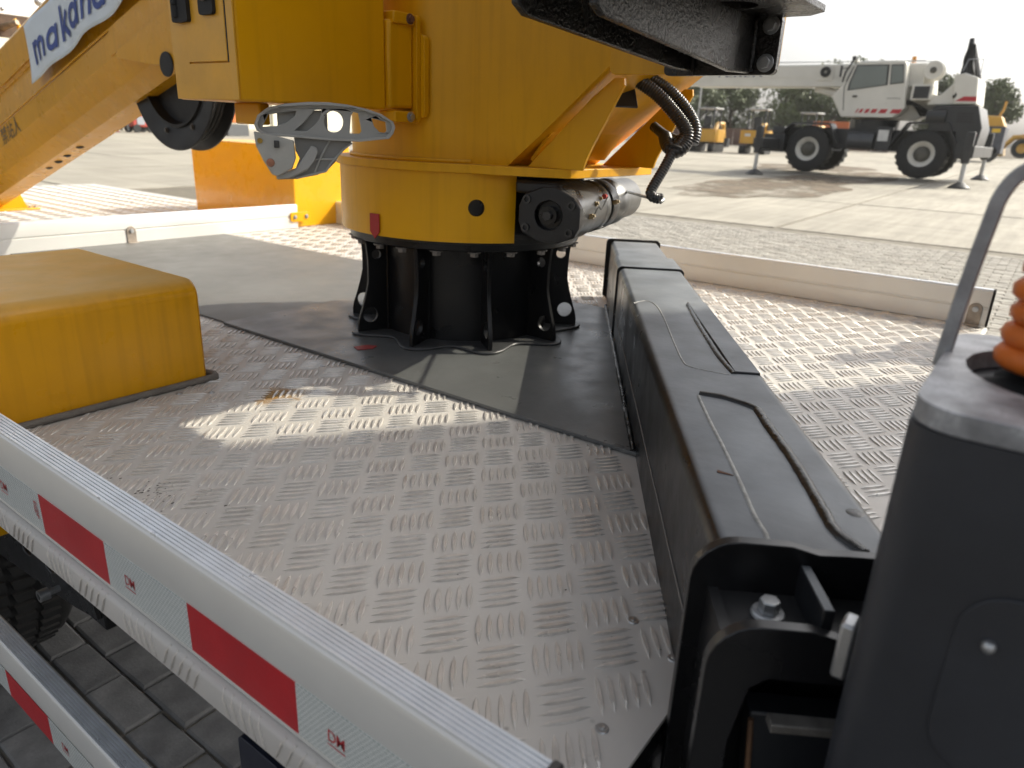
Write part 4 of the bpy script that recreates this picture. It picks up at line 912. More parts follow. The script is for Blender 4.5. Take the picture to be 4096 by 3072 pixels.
part('pin_bracket', bk, Y_(), lambda b: b.tube([(1.635, 4.25, Zr(.34)), (1.64, 4.25, Zr(.385)), (1.625, 4.25, Zr(.41))], .009, n=8), smooth=60)

# ================================================================== UNDERSIDE OF THE TRUCK
wh = thing('rear_wheel', (.47, 2.27, 0), 'black truck tyre under the bed at the lower left edge', 'wheel')
RW = .40; wc = Vector((0, 2.27, RW + .008))
b = MB(); pr = [(.21, .305), (.24, .285), (.34, .278), (.385, .288), (.398, .305), (.40, .33), (.40, .60), (.398, .62), (.385, .635), (.34, .645), (.24, .64), (.21, .62)]
b.lathe([(r_, x) for r_, x in pr], wc, (1, 0, 0), 64); obj('tyre', b, RB(), wh, smooth=40)
b = MB()
for k in range(64):
    t = 2 * PI * k / 64
    for i, x0 in enumerate((.305, .365, .425, .485, .545)):
        tt = t + (.03 if i % 2 else 0); t2 = tt + .062
        vs = []
        for rr_ in (.398, .4125):
            for (a, x) in ((tt, x0), (t2, x0 + .006), (t2 + .012, x0 + .052), (tt + .012, x0 + .047)): vs.append(wc + Vector((x, rr_ * math.cos(a), rr_ * math.sin(a))))
        b.add(vs, [(4, 5, 6, 7), (0, 1, 5, 4), (1, 2, 6, 5), (2, 3, 7, 6), (3, 0, 4, 7)])
obj('tread_blocks', b, RB(), wh, smooth=0)['kind'] = 'stuff'
b = MB(); b.lathe([(0, .34), (.20, .34), (.22, .31), (.225, .31)], wc, (1, 0, 0), 32); obj('rim', b, mat('rim_grey', (.3, .3, .3), rough=.4, metal=.4), wh)
mg = thing('guard_bracket', (.40, 1.25, Zr(-.80)), 'black steel bracket with slots and a bolt under the near rail', 'bracket')
b = MB(); b.prism([(1.62, -.74), (1.40, -.735), (1.14, -.755), (1.125, -.80), (1.215, -.818), (1.60, -.86)], (.40, 0, CZ), (0, 1, 0), (0, 0, 1), (1, 0, 0), 0, .008, holes=[circ(1.40, -.775, .022, 14, .012), circ(1.30, -.77, .022, 14, .012)]); obj('plate', b, BG(), mg, bevel=.002)
part('foot_box', mg, BG(), B(.408, .47, 1.12, 1.22, Zr(-.825), Zr(-.70)), bevel=.004)
part('hanger', mg, BG(), B(.42, .46, 1.14, 1.20, Zr(-.70), Zr(-.50)))
b = MB(); q = Vector((.40, 1.27, Zr(-.802))); b.cyl(q, q + Vector((-.02, 0, 0)), .006, n=10); b.lathe([(.006, .0), (.011, 0), (.011, -.016), (.006, -.016)], q + Vector((-.018, 0, 0)), (1, 0, 0), 18); obj('bolt', b, ST(), mg)
yt = thing('yellow_side_box', (.42, 2.0, Zr(-.66)), 'yellow box under the bed behind the near rail at the left edge', 'box')
part('box_shell', yt, Y_(), B(.36, .80, 1.40, 2.1, Zr(-.735), Zr(-.54)), bevel=.006)
gs = thing('guard_stay', (.30, 1.0, Zr(-.87)), 'black stay holding the lower guard rail under the bed', 'stay')
part('upright', gs, BG(), B(.300, .335, 1.55, 1.60, Zr(-.87), Zr(-.535)), bevel=.003)
part('arm', gs, BG(), B(.296, .299, 1.50, 1.61, Zr(-.86), Zr(-.79)), bevel=.001)
bl = thing('side_lamp', (.34, .56, Zr(-.64)), 'dark blue plastic side lamp under the near rail at the bottom edge', 'lamp')
b = MB(); b.prism(rrect(.475, .545, -.66, -.59, .008), (.300, 0, CZ), (0, 1, 0), (0, 0, 1), (1, 0, 0), 0, .03); obj('housing', b, mat('navy_plastic', (.012, .015, .03), rough=.4), bl, bevel=.003)
b = MB(); b.ball((.305, .487, Zr(-.630)), .012, 12); obj('lens', b, mat('blue_lens', (.10, .16, .55), rough=.3), bl, smooth=60)
part('stem', bl, BG(), B(.305, .325, .50, .52, Zr(-.60), Zr(-.535)))

# ================================================================== ROUGH TERRAIN CRANE
CX_ = 29.2; ZG = gz(28)
cr = thing('mobile_crane', (CX_, 5.9, gz(CX_)), 'white and dark grey mobile crane raised on its outriggers across the yard', 'crane')
CW = mat('crane_white', (.66, .64, .58), rough=.4, var=.06, scale=1.5, dust=.2)
CD = mat('crane_dark', (.022, .023, .025), rough=.4, var=.25, scale=2, dust=.3, dustcol=(.14, .13, .11))
CG = mat('crane_glass', (.16, .18, .165), rough=.08, var=.1, scale=1, spec=.8)
MDKC = mat('crane_lamp_black', (.02, .02, .02), rough=.4)
CR = mat('crane_red', (.45, .02, .03), rough=.4)
N0, F0 = 27.75, 30.65                       # near and far flank
z_ = lambda w_: ZG + w_
part('chassis', cr, CD, B(N0 + .45, F0 - .45, 2.75, 9.1, z_(.95), z_(1.62)), bevel=.03)
part('front_deck', cr, CD, B(N0, F0, 8.5, 9.25, z_(.75), z_(1.36)), bevel=.03)
part('rear_body', cr, CD, lambda b: b.prism([(4.0, 1.6), (4.0, 2.3), (3.9, 2.4), (2.72, 2.4), (2.5, 1.75), (2.55, 1.1), (2.8, .8), (3.1, .8), (3.2, 1.6)], (N0 + .1, 0, ZG), (0, 1, 0), (0, 0, 1), (1, 0, 0), 0, 2.7), bevel=.03)
part('air_cleaner', cr, CD, lambda b: b.cyl((N0 + .1, 3.55, z_(2.05)), (N0 + .1, 4.1, z_(2.05)), .2, n=20))
def fender(pts):
    b = MB(); n = len(pts)
    for i in range(n - 1):
        (y0, z0), (y1, z1) = pts[i], pts[i + 1]; d = Vector((y1 - y0, z1 - z0)).normalized(); m_ = Vector((-d.y, d.x)) * .05
        b.prism([(y0, z0), (y1, z1), (y1 + m_.x, z1 + m_.y), (y0 + m_.x, z0 + m_.y)], (N0 - .02, 0, ZG), (0, 1, 0), (0, 0, 1), (1, 0, 0), 0, .75)
    return b
obj('fender', fender([(6.72, 1.12), (7.05, 1.74), (8.28, 1.72), (8.7, 1.35)]), CD, cr, bevel=.01)
obj('fender', fender([(3.12, 1.25), (3.45, 1.86), (4.58, 1.83), (4.98, 1.14)]), CD, cr, bevel=.01)
def cwheel(x, y, out):
    tp = [(.36, -.25), (.42, -.28), (.62, -.29), (.73, -.25), (.765, -.15), (.765, .15), (.73, .25), (.62, .29), (.42, .28), (.36, .25)]
    b = MB(); b.lathe(tp, (x, y, z_(.895)), (1, 0, 0), 40); t = obj('tyre', b, RB(), cr, smooth=40)
    b = MB()
    for k in range(22):
        for sgn in (-1, 1):
            a = 2 * PI * (k + (.5 if sgn > 0 else 0)) / 22; vs = []
            for rr_ in (.75, .782):
                for da, xx in ((0, .02), (.09, .02), (.21, .27), (.10, .27)): vs.append(Vector((x + sgn * xx, y + rr_ * math.cos(a + da), z_(.895) + rr_ * math.sin(a + da))))
            b.add(vs, [(4, 5, 6, 7), (0, 1, 5, 4), (1, 2, 6, 5), (2, 3, 7, 6), (3, 0, 4, 7)])
    obj('tyre_lugs', b, RB(), t, smooth=0)
    b = MB(); s = -1 if out < 0 else 1
    b.lathe([(.36, s * .27), (.40, s * .29), (.385, s * .27), (.30, s * .20), (.27, s * .16), (.22, s * .14)], (x, y, z_(.895)), (1, 0, 0), 36); rm = obj('rim', b, CW, t, smooth=40)
    b = MB(); b.lathe([(.27, s * .15), (.20, s * .155), (.19, s * .22), (.12, s * .25), (0, s * .25)], (x, y, z_(.895)), (1, 0, 0), 30)
    for k in range(12):
        a = 2 * PI * k / 12; b.cyl((x + s * .16, y + .235 * math.cos(a), z_(.895) + .235 * math.sin(a)), (x + s * .20, y + .235 * math.cos(a), z_(.895) + .235 * math.sin(a)), .018, n=6)
    obj('hub', b, mat('hub_dirty', (.09, .085, .07), rough=.6, var=.3, scale=6), t, smooth=40)
for y in (7.66, 4.02): cwheel(N0 + .32, y, -1); cwheel(F0 - .32, y, 1)
for y in (7.66, 4.02): part('axle', cr, CD, lambda b: b.cyl((N0 + .5, y, z_(.9)), (F0 - .5, y, z_(.9)), .17, n=14))
# outriggers
for y0, yy in ((8.92, 8.85), (2.62, 2.56)):
    part('outrigger_beam', cr, CD, B(26.0, 32.2, yy - .17, yy + .17, z_(.86), z_(1.2)), bevel=.02)
    for x in (26.1, 32.15):
        g = gz(x)
        ob = part('outrigger_box', cr, CD, B(x - .13, x + .13, yy - .11, yy + .11, g + .72, g + 1.62), bevel=.03)
        part('outrigger_leg', ob, ST(), lambda b: b.cyl((x, yy, g + .08), (x, yy, g + .75), .065, n=16))
        part('outrigger_pad', ob, CD, lambda b: b.lathe([(0, .2), (.1, .18), (.3, .03), (.3, 0), (0, 0)], (x, yy, g + .005), (0, 0, 1), 20))
part('tank', cr, mat('tank_grey', (.06, .063, .068), rough=.4), lambda b: b.cyl((N0 + .3, 5.55, z_(1.24)), (N0 + .3, 6.4, z_(1.24)), .28, n=20), bevel=.02)
part('step_box', cr, CD, B(N0 - .02, N0 + .3, 5.0, 5.48, z_(.95), z_(1.7)), bevel=.02)
part('data_plate', cr, mat('plate_white', (.6, .6, .58), rough=.5), B(N0 - .028, N0 - .021, 5.1, 5.42, z_(1.25), z_(1.6)))
part('turntable', cr, CD, lambda b: b.cyl((CX_, 5.9, z_(1.62)), (CX_, 5.9, z_(1.95)), .8, n=32))
part('slewing_frame', cr, CW, lambda b: b.prism([(6.6, 1.95), (6.6, 2.5), (5.2, 3.62), (4.3, 3.5), (4.15, 2.6), (3.6, 2.45), (4.6, 1.95)], (28.75, 0, ZG), (0, 1, 0), (0, 0, 1), (1, 0, 0), 0, .9), bevel=.02)
# cab
KX = 27.95
cabp = [(6.79, 2.0), (7.18, 2.64), (6.80, 3.12), (6.60, 3.68), (6.45, 3.75), (5.12, 3.75), (5.03, 3.68), (4.82, 2.3), (5.12, 2.0)]
cab = part('cab', cr, CW, lambda b: b.prism(cabp, (KX, 0, ZG), (0, 1, 0), (0, 0, 1), (1, 0, 0), 0, .95), bevel=.04)
for pl in ([(6.50, 3.60), (5.58, 3.60), (5.53, 3.02), (6.66, 2.86), (6.64, 3.1)], [(5.45, 3.60), (5.12, 3.60), (5.02, 3.10), (5.39, 3.05)]):
    wdw = part('window', cab, CG, lambda b: b.prism(pl, (KX - .006, 0, ZG), (0, 1, 0), (0, 0, 1), (1, 0, 0), 0, .012))
    ctr = Vector((sum(p[0] for p in pl) / len(pl), sum(p[1] for p in pl) / len(pl)))
    big = [tuple(ctr + (Vector(p) - ctr) * 1.055 + (Vector(p) - ctr).normalized() * .02) for p in pl]
    part('window_seal', cab, RB(), lambda b: b.prism(big, (KX - .010, 0, ZG), (0, 1, 0), (0, 0, 1), (1, 0, 0), 0, .014, holes=[pl]))
part('windscreen', cab, CG, lambda b: b.prism([(0, 0), (.85, 0), (.85, .5), (0, .5)], (KX + .05, 6.815, z_(3.13)), (1, 0, 0), (0, -.34, .94), (0, .94, .34), 0, .01))
part('door_gap', cab, RB(), lambda b: b.tube([(KX - .004, 6.72, z_(2.2)), (KX - .004, 6.82, z_(2.95)), (KX - .004, 6.62, z_(3.6))], .012, n=5))
part('grab_rail', cab, RB(), lambda b: b.tube([(KX - .05, 6.9, z_(3.1)), (KX - .06, 6.85, z_(3.4)), (KX - .06, 6.62, z_(3.85))], .03, n=6))
for i, (y, wdt) in enumerate(((6.33, .05), (6.22, .09), (6.05, .12), (5.86, .17), (5.60, .22), (5.25, .30))):
    part('stripe', cab, CR, lambda b: b.prism([(y, 2.13), (y - wdt, 2.13), (y - wdt - .07, 2.26), (y - .07, 2.26)], (KX - .004, 0, ZG), (0, 1, 0), (0, 0, 1), (1, 0, 0), 0, .003))
part('mirror', cab, RB(), lambda b: (b.tube([(KX + .02, 6.75, z_(3.55)), (KX - .25, 6.95, z_(3.5))], .015, n=5), b.box(KX - .32, KX - .2, 6.93, 6.97, z_(3.25), z_(3.6))))
part('door_handle', cab, RB(), B(KX - .03, KX - .002, 6.35, 6.5, z_(2.62), z_(2.68)))
for yy, zz0 in ((5.42, 2.45), (5.42, 2.30)): part('panel_line', cab, RB(), B(KX - .004, KX - .001, 5.0 if zz0 > 2.4 else 5.4, 5.42, z_(zz0 + .14), z_(zz0 + .155)))
part('sun_visor', cab, CW, B(KX + .05, KX + .9, 6.55, 6.72, z_(3.74), z_(3.79)))
part('work_lamp', cab, MDKC, lambda b: b.cyl((KX + .1, 6.62, z_(3.86)), (KX + .1, 6.74, z_(3.86)), .06, n=12))
part('beacon', cr, mat('amber', (.6, .25, .02), rough=.3), lambda b: b.cyl((28.9, 5.0, z_(3.76)), (28.9, 5.0, z_(3.95)), .07, n=12))
for k in range(5): part('hose_run', cr, RB(), lambda b: b.tube(spline([(28.6 + .03 * k, 4.0 + .1 * k, z_(2.1)), (28.3, 4.3 + .12 * k, z_(2.3 + .06 * k)), (28.5, 4.8 + .1 * k, z_(2.5 - .05 * k)), (28.8, 5.1, z_(2.2))], 5), .035, n=6), smooth=60)
for yy in (5.02, 5.25, 6.5): part('grab_iron', cr, ST(), lambda b: b.tube([(N0 + .02, yy, z_(.95)), (N0 - .08, yy, z_(.9)), (N0 - .08, yy + .3, z_(.9)), (N0 + .02, yy + .3, z_(.95))], .018, n=6))
part('toolbox', cr, CD, B(N0 + .02, N0 + .45, 8.55, 8.98, z_(1.37), z_(1.62)), bevel=.02)
part('bonnet_rib', cr, CD, B(N0 + .085, N0 + .099, 2.75, 3.9, z_(2.28), z_(2.32)))
for k in range(4): part('vent_slat', cr, RB(), B(N0 + .088, N0 + .099, 2.8, 3.25, z_(1.9 + .08 * k), z_(1.94 + .08 * k)))
part('tail_lamp', cr, CR, B(N0 + .08, N0 + .1, 2.6, 2.7, z_(1.5), z_(1.6)))
part('hoist_rope', cr, ST(), lambda b: b.tube([(28.7, 4.28, z_(3.77)), (28.7, 5.5, z_(3.80)), (28.7, 12.2, z_(3.84))], .014, n=5))
part('tail_rail', cr, ST(), lambda b: b.tube([(28.0, 2.9, z_(3.3)), (28.0, 2.9, z_(3.75)), (28.0, 3.3, z_(3.75)), (28.0, 3.4, z_(3.4))], .016, n=5))
part('radiator_guard', cr, CW, B(KX, 28.6, 4.12, 4.72, z_(2.55), z_(3.02)), bevel=.02)
part('radiator_core', cr, CD, B(KX - .01, KX + .0, 4.2, 4.65, z_(2.6), z_(2.97)))
part('boom_base', cr, CW, B(28.55, 29.25, 4.5, 12.4, z_(2.98), z_(3.72)), bevel=.04)
part('boom_second', cr, CW, B(28.62, 29.18, 12.4, 14.2, z_(3.04), z_(3.66)), bevel=.03)
part('boom_rib', cr, CW, B(28.53, 28.549, 4.7, 12.4, z_(3.30), z_(3.33)))
pu = part('boom_pulley', cr, CW, B(28.50, 28.549, 7.4, 7.95, z_(3.2), z_(3.7)))
part('pulley', pu, RB(), lambda b: b.lathe([(.05, .0), (.17, .0), (.17, .05), (.05, .05)], (28.44, 7.66, z_(3.47)), (1, 0, 0), 24))
bb = text_mb('TEREX', .62, (28.545, 11.75, z_(3.30)), (0, -1, 0), (0, 0, 1), space=1.05); obj('boom_lettering', bb, mat('navy_letter', (.02, .03, .09), rough=.5), cr, smooth=0)['label'] = 'dark blue lettering along the boom'
part('boom_ram', cr, CW, lambda b: b.cyl((28.9, 5.6, z_(2.3)), (28.9, 8.0, z_(2.98)), .14, n=14))
part('guide_rail', cr, ST(), lambda b: b.cyl((28.6, 4.6, z_(3.80)), (28.6, 12.3, z_(3.80)), .012, n=6))
hd = part('hoist_drum', cr, CW, lambda b: b.lathe([(0, -.02), (.27, -.02), (.29, .0), (.29, .06), (.2, .08), (.2, .5), (.29, .52), (.29, .58), (0, .58)], (28.4, 4.28, z_(3.48)), (1, 0, 0), 30))
part('drum_hub', hd, mat('hub_dirty', (.09, .085, .07)), lambda b: b.lathe([(0, -.03), (.07, -.03), (.1, -.02)], (28.37, 4.28, z_(3.48)), (1, 0, 0), 16))
cw = part('counterweight', cr, CW, lambda b: b.prism([(3.45, 2.44), (3.60, 3.30), (3.30, 3.36), (2.92, 3.22), (2.82, 2.44)], (27.95, 0, ZG), (0, 1, 0), (0, 0, 1), (1, 0, 0), 0, 2.4), bevel=.04)
part('counterweight_arm', cr, CW, lambda b: b.prism([(4.2, 2.42), (4.2, 2.75), (3.9, 2.7), (3.55, 3.1), (3.4, 2.44)], (28.1, 0, ZG), (0, 1, 0), (0, 0, 1), (1, 0, 0), 0, 2.0), bevel=.02)
part('red_band', cw, CR, lambda b: b.prism([(3.42, 2.53), (2.83, 2.53), (2.85, 2.67), (3.2, 2.67)], (27.945, 0, ZG), (0, 1, 0), (0, 0, 1), (1, 0, 0), 0, .004))
part('black_emblem', cw, RB(), lambda b: b.prism([(3.50, 2.60), (3.44, 2.62), (3.40, 2.72), (3.45, 2.80), (3.47, 2.72), (3.52, 2.70)], (27.943, 0, ZG), (0, 1, 0), (0, 0, 1), (1, 0, 0), 0, .004))
mst = part('folded_mast', cr, CD, lambda b: (b.cyl((28.3, 3.25, z_(3.2)), (28.3, 3.38, z_(4.38)), .2, .07, n=12), b.cyl((28.5, 3.0, z_(3.2)), (28.4, 3.30, z_(4.2)), .12, .06, n=10)))
for i in range(6):
    part('mast_hose', mst, RB(), lambda b: b.tube(spline([(28.15, 3.45 - .09 * i, z_(3.3)), (28.15, 3.42 - .05 * i + random.uniform(-.08, .08), z_(3.75)), (28.2, 3.40 - .03 * i, z_(4.2))], 5), .03, n=6), smooth=60)

# ================================================================== OTHER MACHINES
MY = mat('machine_yellow', (.55, .30, .035), rough=.45, var=.1, scale=2, dust=.3)
MDK = mat('machine_dark', (.03, .032, .035), rough=.5, var=.2, scale=2)
def mini_excavator(x, y, label):
    g = gz(x); t = thing('mini_excavator', (x, y, g), label, 'excavator', 'excavators parked beyond the crane')
    for s in (-.62, .62):
        tr = part('track', t, RB(), lambda b: b.prism(rrect(-.95, .95, 0.01, .5, .22, 5), (x, y + s, g), (1, 0, 0), (0, 0, 1), (0, 1, 0), -.19, .19))
        for k in range(4): part('roller', tr, MDK, lambda b: b.cyl((x - .6 + .4 * k, y + s - .2, g + .22), (x - .6 + .4 * k, y + s + .2, g + .22), .13, n=12))
    part('slew_ring', t, MDK, lambda b: b.cyl((x, y, g + .5), (x, y, g + .62), .45, n=20))
    part('body', t, MY, lambda b: b.prism(rrect(-.85, .85, -.92, .92, .4, 6), (x, y, g + .62), (1, 0, 0), (0, 1, 0), (0, 0, 1), 0, .78), bevel=.06)
    part('rear_vent', t, MY, lambda b: b.prism(rrect(-.25, .25, -.3, .3, .1, 4), (x - .87, y - .65, g + 1.0), (0, 1, 0), (0, 0, 1), (-1, 0, 0), -.05, .03), bevel=.02)
    for dx in (-.55, .55):
        for dy in (-.5, .5): part('cab_post', t, MDK, B(x + dx - .04, x + dx + .04, y + dy - .04, y + dy + .04, g + 1.4, g + 2.6))
    part('roof', t, mat('roof_grey', (.35, .35, .35), rough=.5), B(x - .7, x + .7, y - .62, y + .62, g + 2.6, g + 2.7), bevel=.04)
    part('seat', t, MDK, lambda b: (b.box(x - .3, x + .2, y - .25, y + .25, g + 1.4, g + 1.65), b.box(x - .35, x - .2, y - .25, y + .25, g + 1.65, g + 2.2)), bevel=.05)
    part('boom_arm', t, MY, lambda b: b.tube([(x + .8, y, g + 1.0), (x + 1.5, y, g + 1.75), (x + 2.4, y, g + 1.8), (x + 2.9, y, g + .9)], [.14, .16, .14, .1], n=8), smooth=60)
    part('bucket', t, MDK, lambda b: b.prism([(-.3, 0), (.25, 0), (.35, .5), (0, .6)], (x + 2.8, y, g + .3), (1, 0, 0), (0, 0, 1), (0, 1, 0), -.35, .35), bevel=.03)
    part('number_plate', t, mat('plate_white', (.6, .6, .58)), B(x - .875, x - .865, y + .2, y + .55, g + 1.05, g + 1.2))
    return t
e1 = mini_excavator(47.2, 19.4, 'yellow mini excavator nearest the turret, left of the crane')
dup(e1, (47.8, 16.4, gz(47.8)), .12, 'yellow mini excavator half hidden behind the crane front outrigger')
dup(e1, (55.5, 15.3, gz(55.5)), -.1, 'excavator behind the crane front wheel, mostly its dark cab showing')
def wheeled(x, y, g, r, wdt, parent, col):
    b = MB(); b.lathe([(r * .5, -wdt / 2), (r * .9, -wdt / 2), (r, -wdt / 3), (r, wdt / 3), (r * .9, wdt / 2), (r * .5, wdt / 2)], (x, y, g + r), (1, 0, 0), 28); t = obj('tyre', b, RB(), parent, smooth=40)
    b = MB(); b.lathe([(0, -wdt * .3), (r * .35, -wdt * .32), (r * .5, -wdt * .48), (r * .54, -wdt * .5)], (x, y, g + r), (1, 0, 0), 24); obj('rim', b, col, t, smooth=40)
x, y = 56.5, 4.4; g = gz(x)
gm = thing('yellow_topped_machine', (x, y, g), 'machine with dark flank and yellow hood parked behind the crane tail', 'machine')
part('flank', gm, mat('slate_paint', (.05, .056, .075), rough=.45, var=.2), B(x - 1.2, x + 1.2, y - .7, y + 1.6, g + .5, g + 2.1), bevel=.05)
part('hood', gm, MY, lambda b: b.prism([(-.6, 2.1), (1.5, 2.1), (1.4, 2.65), (1.1, 2.75), (-.3, 2.7)], (x - 1.15, y, g), (0, 1, 0), (0, 0, 1), (1, 0, 0), 0, 2.2), bevel=.06)
part('beacon_arm', gm, MY, lambda b: b.tube([(x, y - .1, g + 2.7), (x, y - .25, g + 3.1), (x, y - .3, g + 3.6)], .07, n=6), smooth=60)
part('warning_plate', gm, mat('label_yellow', (.7, .45, .02)), B(x - 1.215, x - 1.204, y - .45, y - .0, g + 1.75, g + 1.98))
for yy in (y - .1, y + 1.1): wheeled(x - 1.0, yy, g, .5, .4, gm, MDK)
x, y = 70.5, 3.2; g = gz(x)
ld = thing('wheel_loader', (x, y, g), 'yellow wheel loader with its bucket down at the right edge', 'loader')
part('body', ld, MY, B(x - .9, x + .9, y - 3.5, y + .2, g + .9, g + 1.9), bevel=.08)
lc = part('cab', ld, MDK, B(x - .7, x + .7, y - 1.6, y - .1, g + 1.9, g + 3.3), bevel=.08)
part('window', lc, CG, B(x - .712, x - .702, y - 1.4, y - .3, g + 2.2, g + 3.1))
part('lift_arm', ld, MY, lambda b: b.tube([(x - .6, y - .3, g + 1.6), (x - .6, y + .8, g + 1.5), (x - .6, y + 1.5, g + .6)], [.22, .2, .16], n=8), smooth=60)
part('bucket', ld, mat('bucket_worn', (.42, .30, .14), rough=.6, var=.2), lambda b: b.prism([(1.2, .1), (2.2, .02), (1.7, .9), (1.35, 1.0)], (x - 1.3, y, g), (0, 1, 0), (0, 0, 1), (1, 0, 0), 0, 2.6), bevel=.03)
for yy in (y + .1, y - 2.7): wheeled(x - .85, yy, g, .72, .5, ld, MY)
# lamp post
lpst = thing('lamp_post', (58.8, 25.2, gz(58.8)), 'thin grey lamp post among the trees left of the crane', 'lamp post')
part('pole', lpst, mat('pole_grey', (.35, .36, .36), rough=.5), lambda b: b.cyl((58.8, 25.2, gz(58.8)), (58.8, 25.2, 8.5), .09, .05, n=10))
part('arm', lpst, MT['pole_grey'], lambda b: b.tube([(58.8, 25.2, 8.4), (58.8, 24.7, 8.8), (58.8, 23.9, 8.9)], .04, n=6))
part('lamp_head', lpst, MDK, B(58.7, 58.9, 23.3, 24.0, 8.84, 8.95), bevel=.02)
# low rusty fence and an orange container beyond the excavators
x = 66.0
fn = thing('site_fence', (x, 22, gz(x)), 'low brown steel fence behind the mini excavators', 'fence')
for k in range(14): part('panel', fn, mat('fence_brown', (.11, .06, .045), rough=.7, var=.2, scale=1), B(x, x + .06, 12.0 + 1.6 * k, 13.55 + 1.6 * k, gz(x) + .1, gz(x) + 1.5))
ct = thing('orange_container', (70, 17.5, gz(70)), 'orange cargo container behind the crane boom tip', 'container')
part('shell', ct, mat('container_orange', (.50, .13, .03), rough=.55, var=.15, scale=1), B(69, 71.4, 15.9, 19.0, gz(70) + .1, gz(70) + 2.3), bevel=.03)
for k in range(12): part('corrugation', ct, MT['container_orange'], B(68.96, 69.02, 16.1 + .24 * k, 16.2 + .24 * k, gz(70) + .25, gz(70) + 2.15))

# ================================================================== LEFT BACKGROUND
x0 = 25.0
wl = thing('warehouse', (25, 58, gz(25)), 'long cream warehouse wall far behind the boom', 'building')
part('wall', wl, mat('cream_wall', (.72, .68, .54), rough=.8, var=.05, scale=.4), B(6, 62, 58.0, 70, 0, 7.0))
part('plinth', wl, mat('plinth', (.45, .42, .36), rough=.85), B(5.9, 62.1, 57.92, 58, 0, .7))
for k in range(10): part('wall_column', wl, mat('cream_column', (.78, .74, .60), rough=.8), B(8 + 5.6 * k, 8.5 + 5.6 * k, 57.8, 57.99, 0, 6.8))
part('roof', wl, mat('roof_sheet', (.40, .40, .40), rough=.6), B(5.5, 62.5, 57.5, 70.5, 7.0, 7.3))
fx, fy = 25.0, 50.2; g = gz(fx)
fk = thing('red_forklift', (fx, fy, g), 'red forklift parked in front of the cream warehouse', 'forklift')
part('body', fk, mat('forklift_red', (.42, .055, .035), rough=.45, var=.1), B(fx - .1, fx + 1.4, fy - .6, fy + .6, g + .35, g + 1.25), bevel=.08)
part('grille', fk, mat('grille_grey', (.3, .32, .35), rough=.5), B(fx + .2, fx + .7, fy - .63, fy - .602, g + .5, g + 1.0))
part('mast', fk, MDK, lambda b: (b.box(fx - .45, fx - .3, fy - .5, fy - .35, g + .1, g + 2.2), b.box(fx - .45, fx - .3, fy + .35, fy + .5, g + .1, g + 2.2), b.box(fx - .45, fx - .3, fy - .5, fy + .5, g + 1.0, g + 1.12)))
part('overhead_guard', fk, MDK, lambda b: [b.box(fx + dx, fx + dx + .06, fy + dy, fy + dy + .06, g + 1.2, g + 2.2) for dx in (0, 1.2) for dy in (-.5, .45)] and b.box(fx, fx + 1.26, fy - .5, fy + .51, g + 2.2, g + 2.26))
for dx in (.15, 1.1):
    for s in (-.55, .55): part('wheel', fk, RB(), lambda b: b.cyl((fx + dx, fy + s - .1, g + .26), (fx + dx, fy + s + .1, g + .26), .26, n=18))
tp = thing('red_tarpaulin', (23.6, 50.6, gz(23.6)), 'crumpled red tarpaulin heap left of the forklift', 'tarpaulin')
vs = []; fs = []
for i in range(19):
    for j in range(11):
        u, v = i / 18, j / 10; h = max(0, math.sin(PI * u) * math.sin(PI * v)) * (.55 + .3 * noise.noise(Vector((u * 5, v * 5, 0)))) + .02; vs.append((22.9 + 1.5 * u, 50.1 + 1.1 * v, gz(23.6) + h))
for i in range(18):
    for j in range(10): a = i * 11 + j; fs.append((a, a + 11, a + 12, a + 1))
b = MB(); b.add(vs, fs); obj('sheet', b, mat('tarp_red', (.5, .06, .05), rough=.55, var=.15, scale=4), tp, smooth=60)
px_, py_ = 28.6, 44.3; g = gz(px_)
pk = thing('orange_pump', (px_, py_, g), 'orange machine with a steel hoop on a dark base seen under the control box', 'machine')
part('base', pk, mat('base_slate', (.09, .095, .10), rough=.6, var=.1), B(px_ - .55, px_ + 1.0, py_ - .5, py_ + .5, g, g + .75), bevel=.03)
part('motor', pk, mat('pump_orange', (.62, .17, .03), rough=.5, var=.1), B(px_ - .1, px_ + .55, py_ - .3, py_ + .3, g + .8, g + 1.5), bevel=.06)
part('hoop', pk, ST(), lambda b: b.tube(spline([(px_ - .25, py_ - .4, g + .7), (px_ - .25, py_ - .4, g + 1.5), (px_ + .2, py_ - .4, g + 1.75), (px_ + .6, py_ - .4, g + 1.5), (px_ + .6, py_ - .4, g + .7)], 6), .03, n=6), smooth=60)

# ================================================================== ADDED LORRY, unseen, placed outside the frame to throw shade over the rear of the bed
lr = thing('shade_lorry', (2.65, -3.6, gz(2.6)), 'narrow white box lorry added outside the picture to shade the rear of the bed', 'lorry')
LW = mat('lorry_white', (.62, .62, .60), rough=.5, var=.05, scale=1)
LX0, LX1, LY = 2.02, 3.69, -1.25
part('cargo_box', lr, LW, B(LX0, LX1, -8.2, LY, 1.1, 4.15), bevel=.03)
for k in range(2): part('rear_door', lr, LW, B(LX0 + .05 + .81 * k, LX0 + .85 + .81 * k, LY + .001, LY + .03, 1.2, 4.05), bevel=.01)
part('chassis', lr, BG(), B(LX0 + .4, LX1 - .4, -10, LY - .1, .75, 1.099))
part('cab', lr, LW, B(LX0 + .05, LX1 - .05, -10.4, -8.4, .7, 3.1), bevel=.1)
for yy in (-2.9, -9.4):
    for s in (LX0 + .05, LX1 - .35): part('wheel', lr, RB(), lambda b: b.cyl((s, yy, .53), (s + .3, yy, .53), .5, n=28))

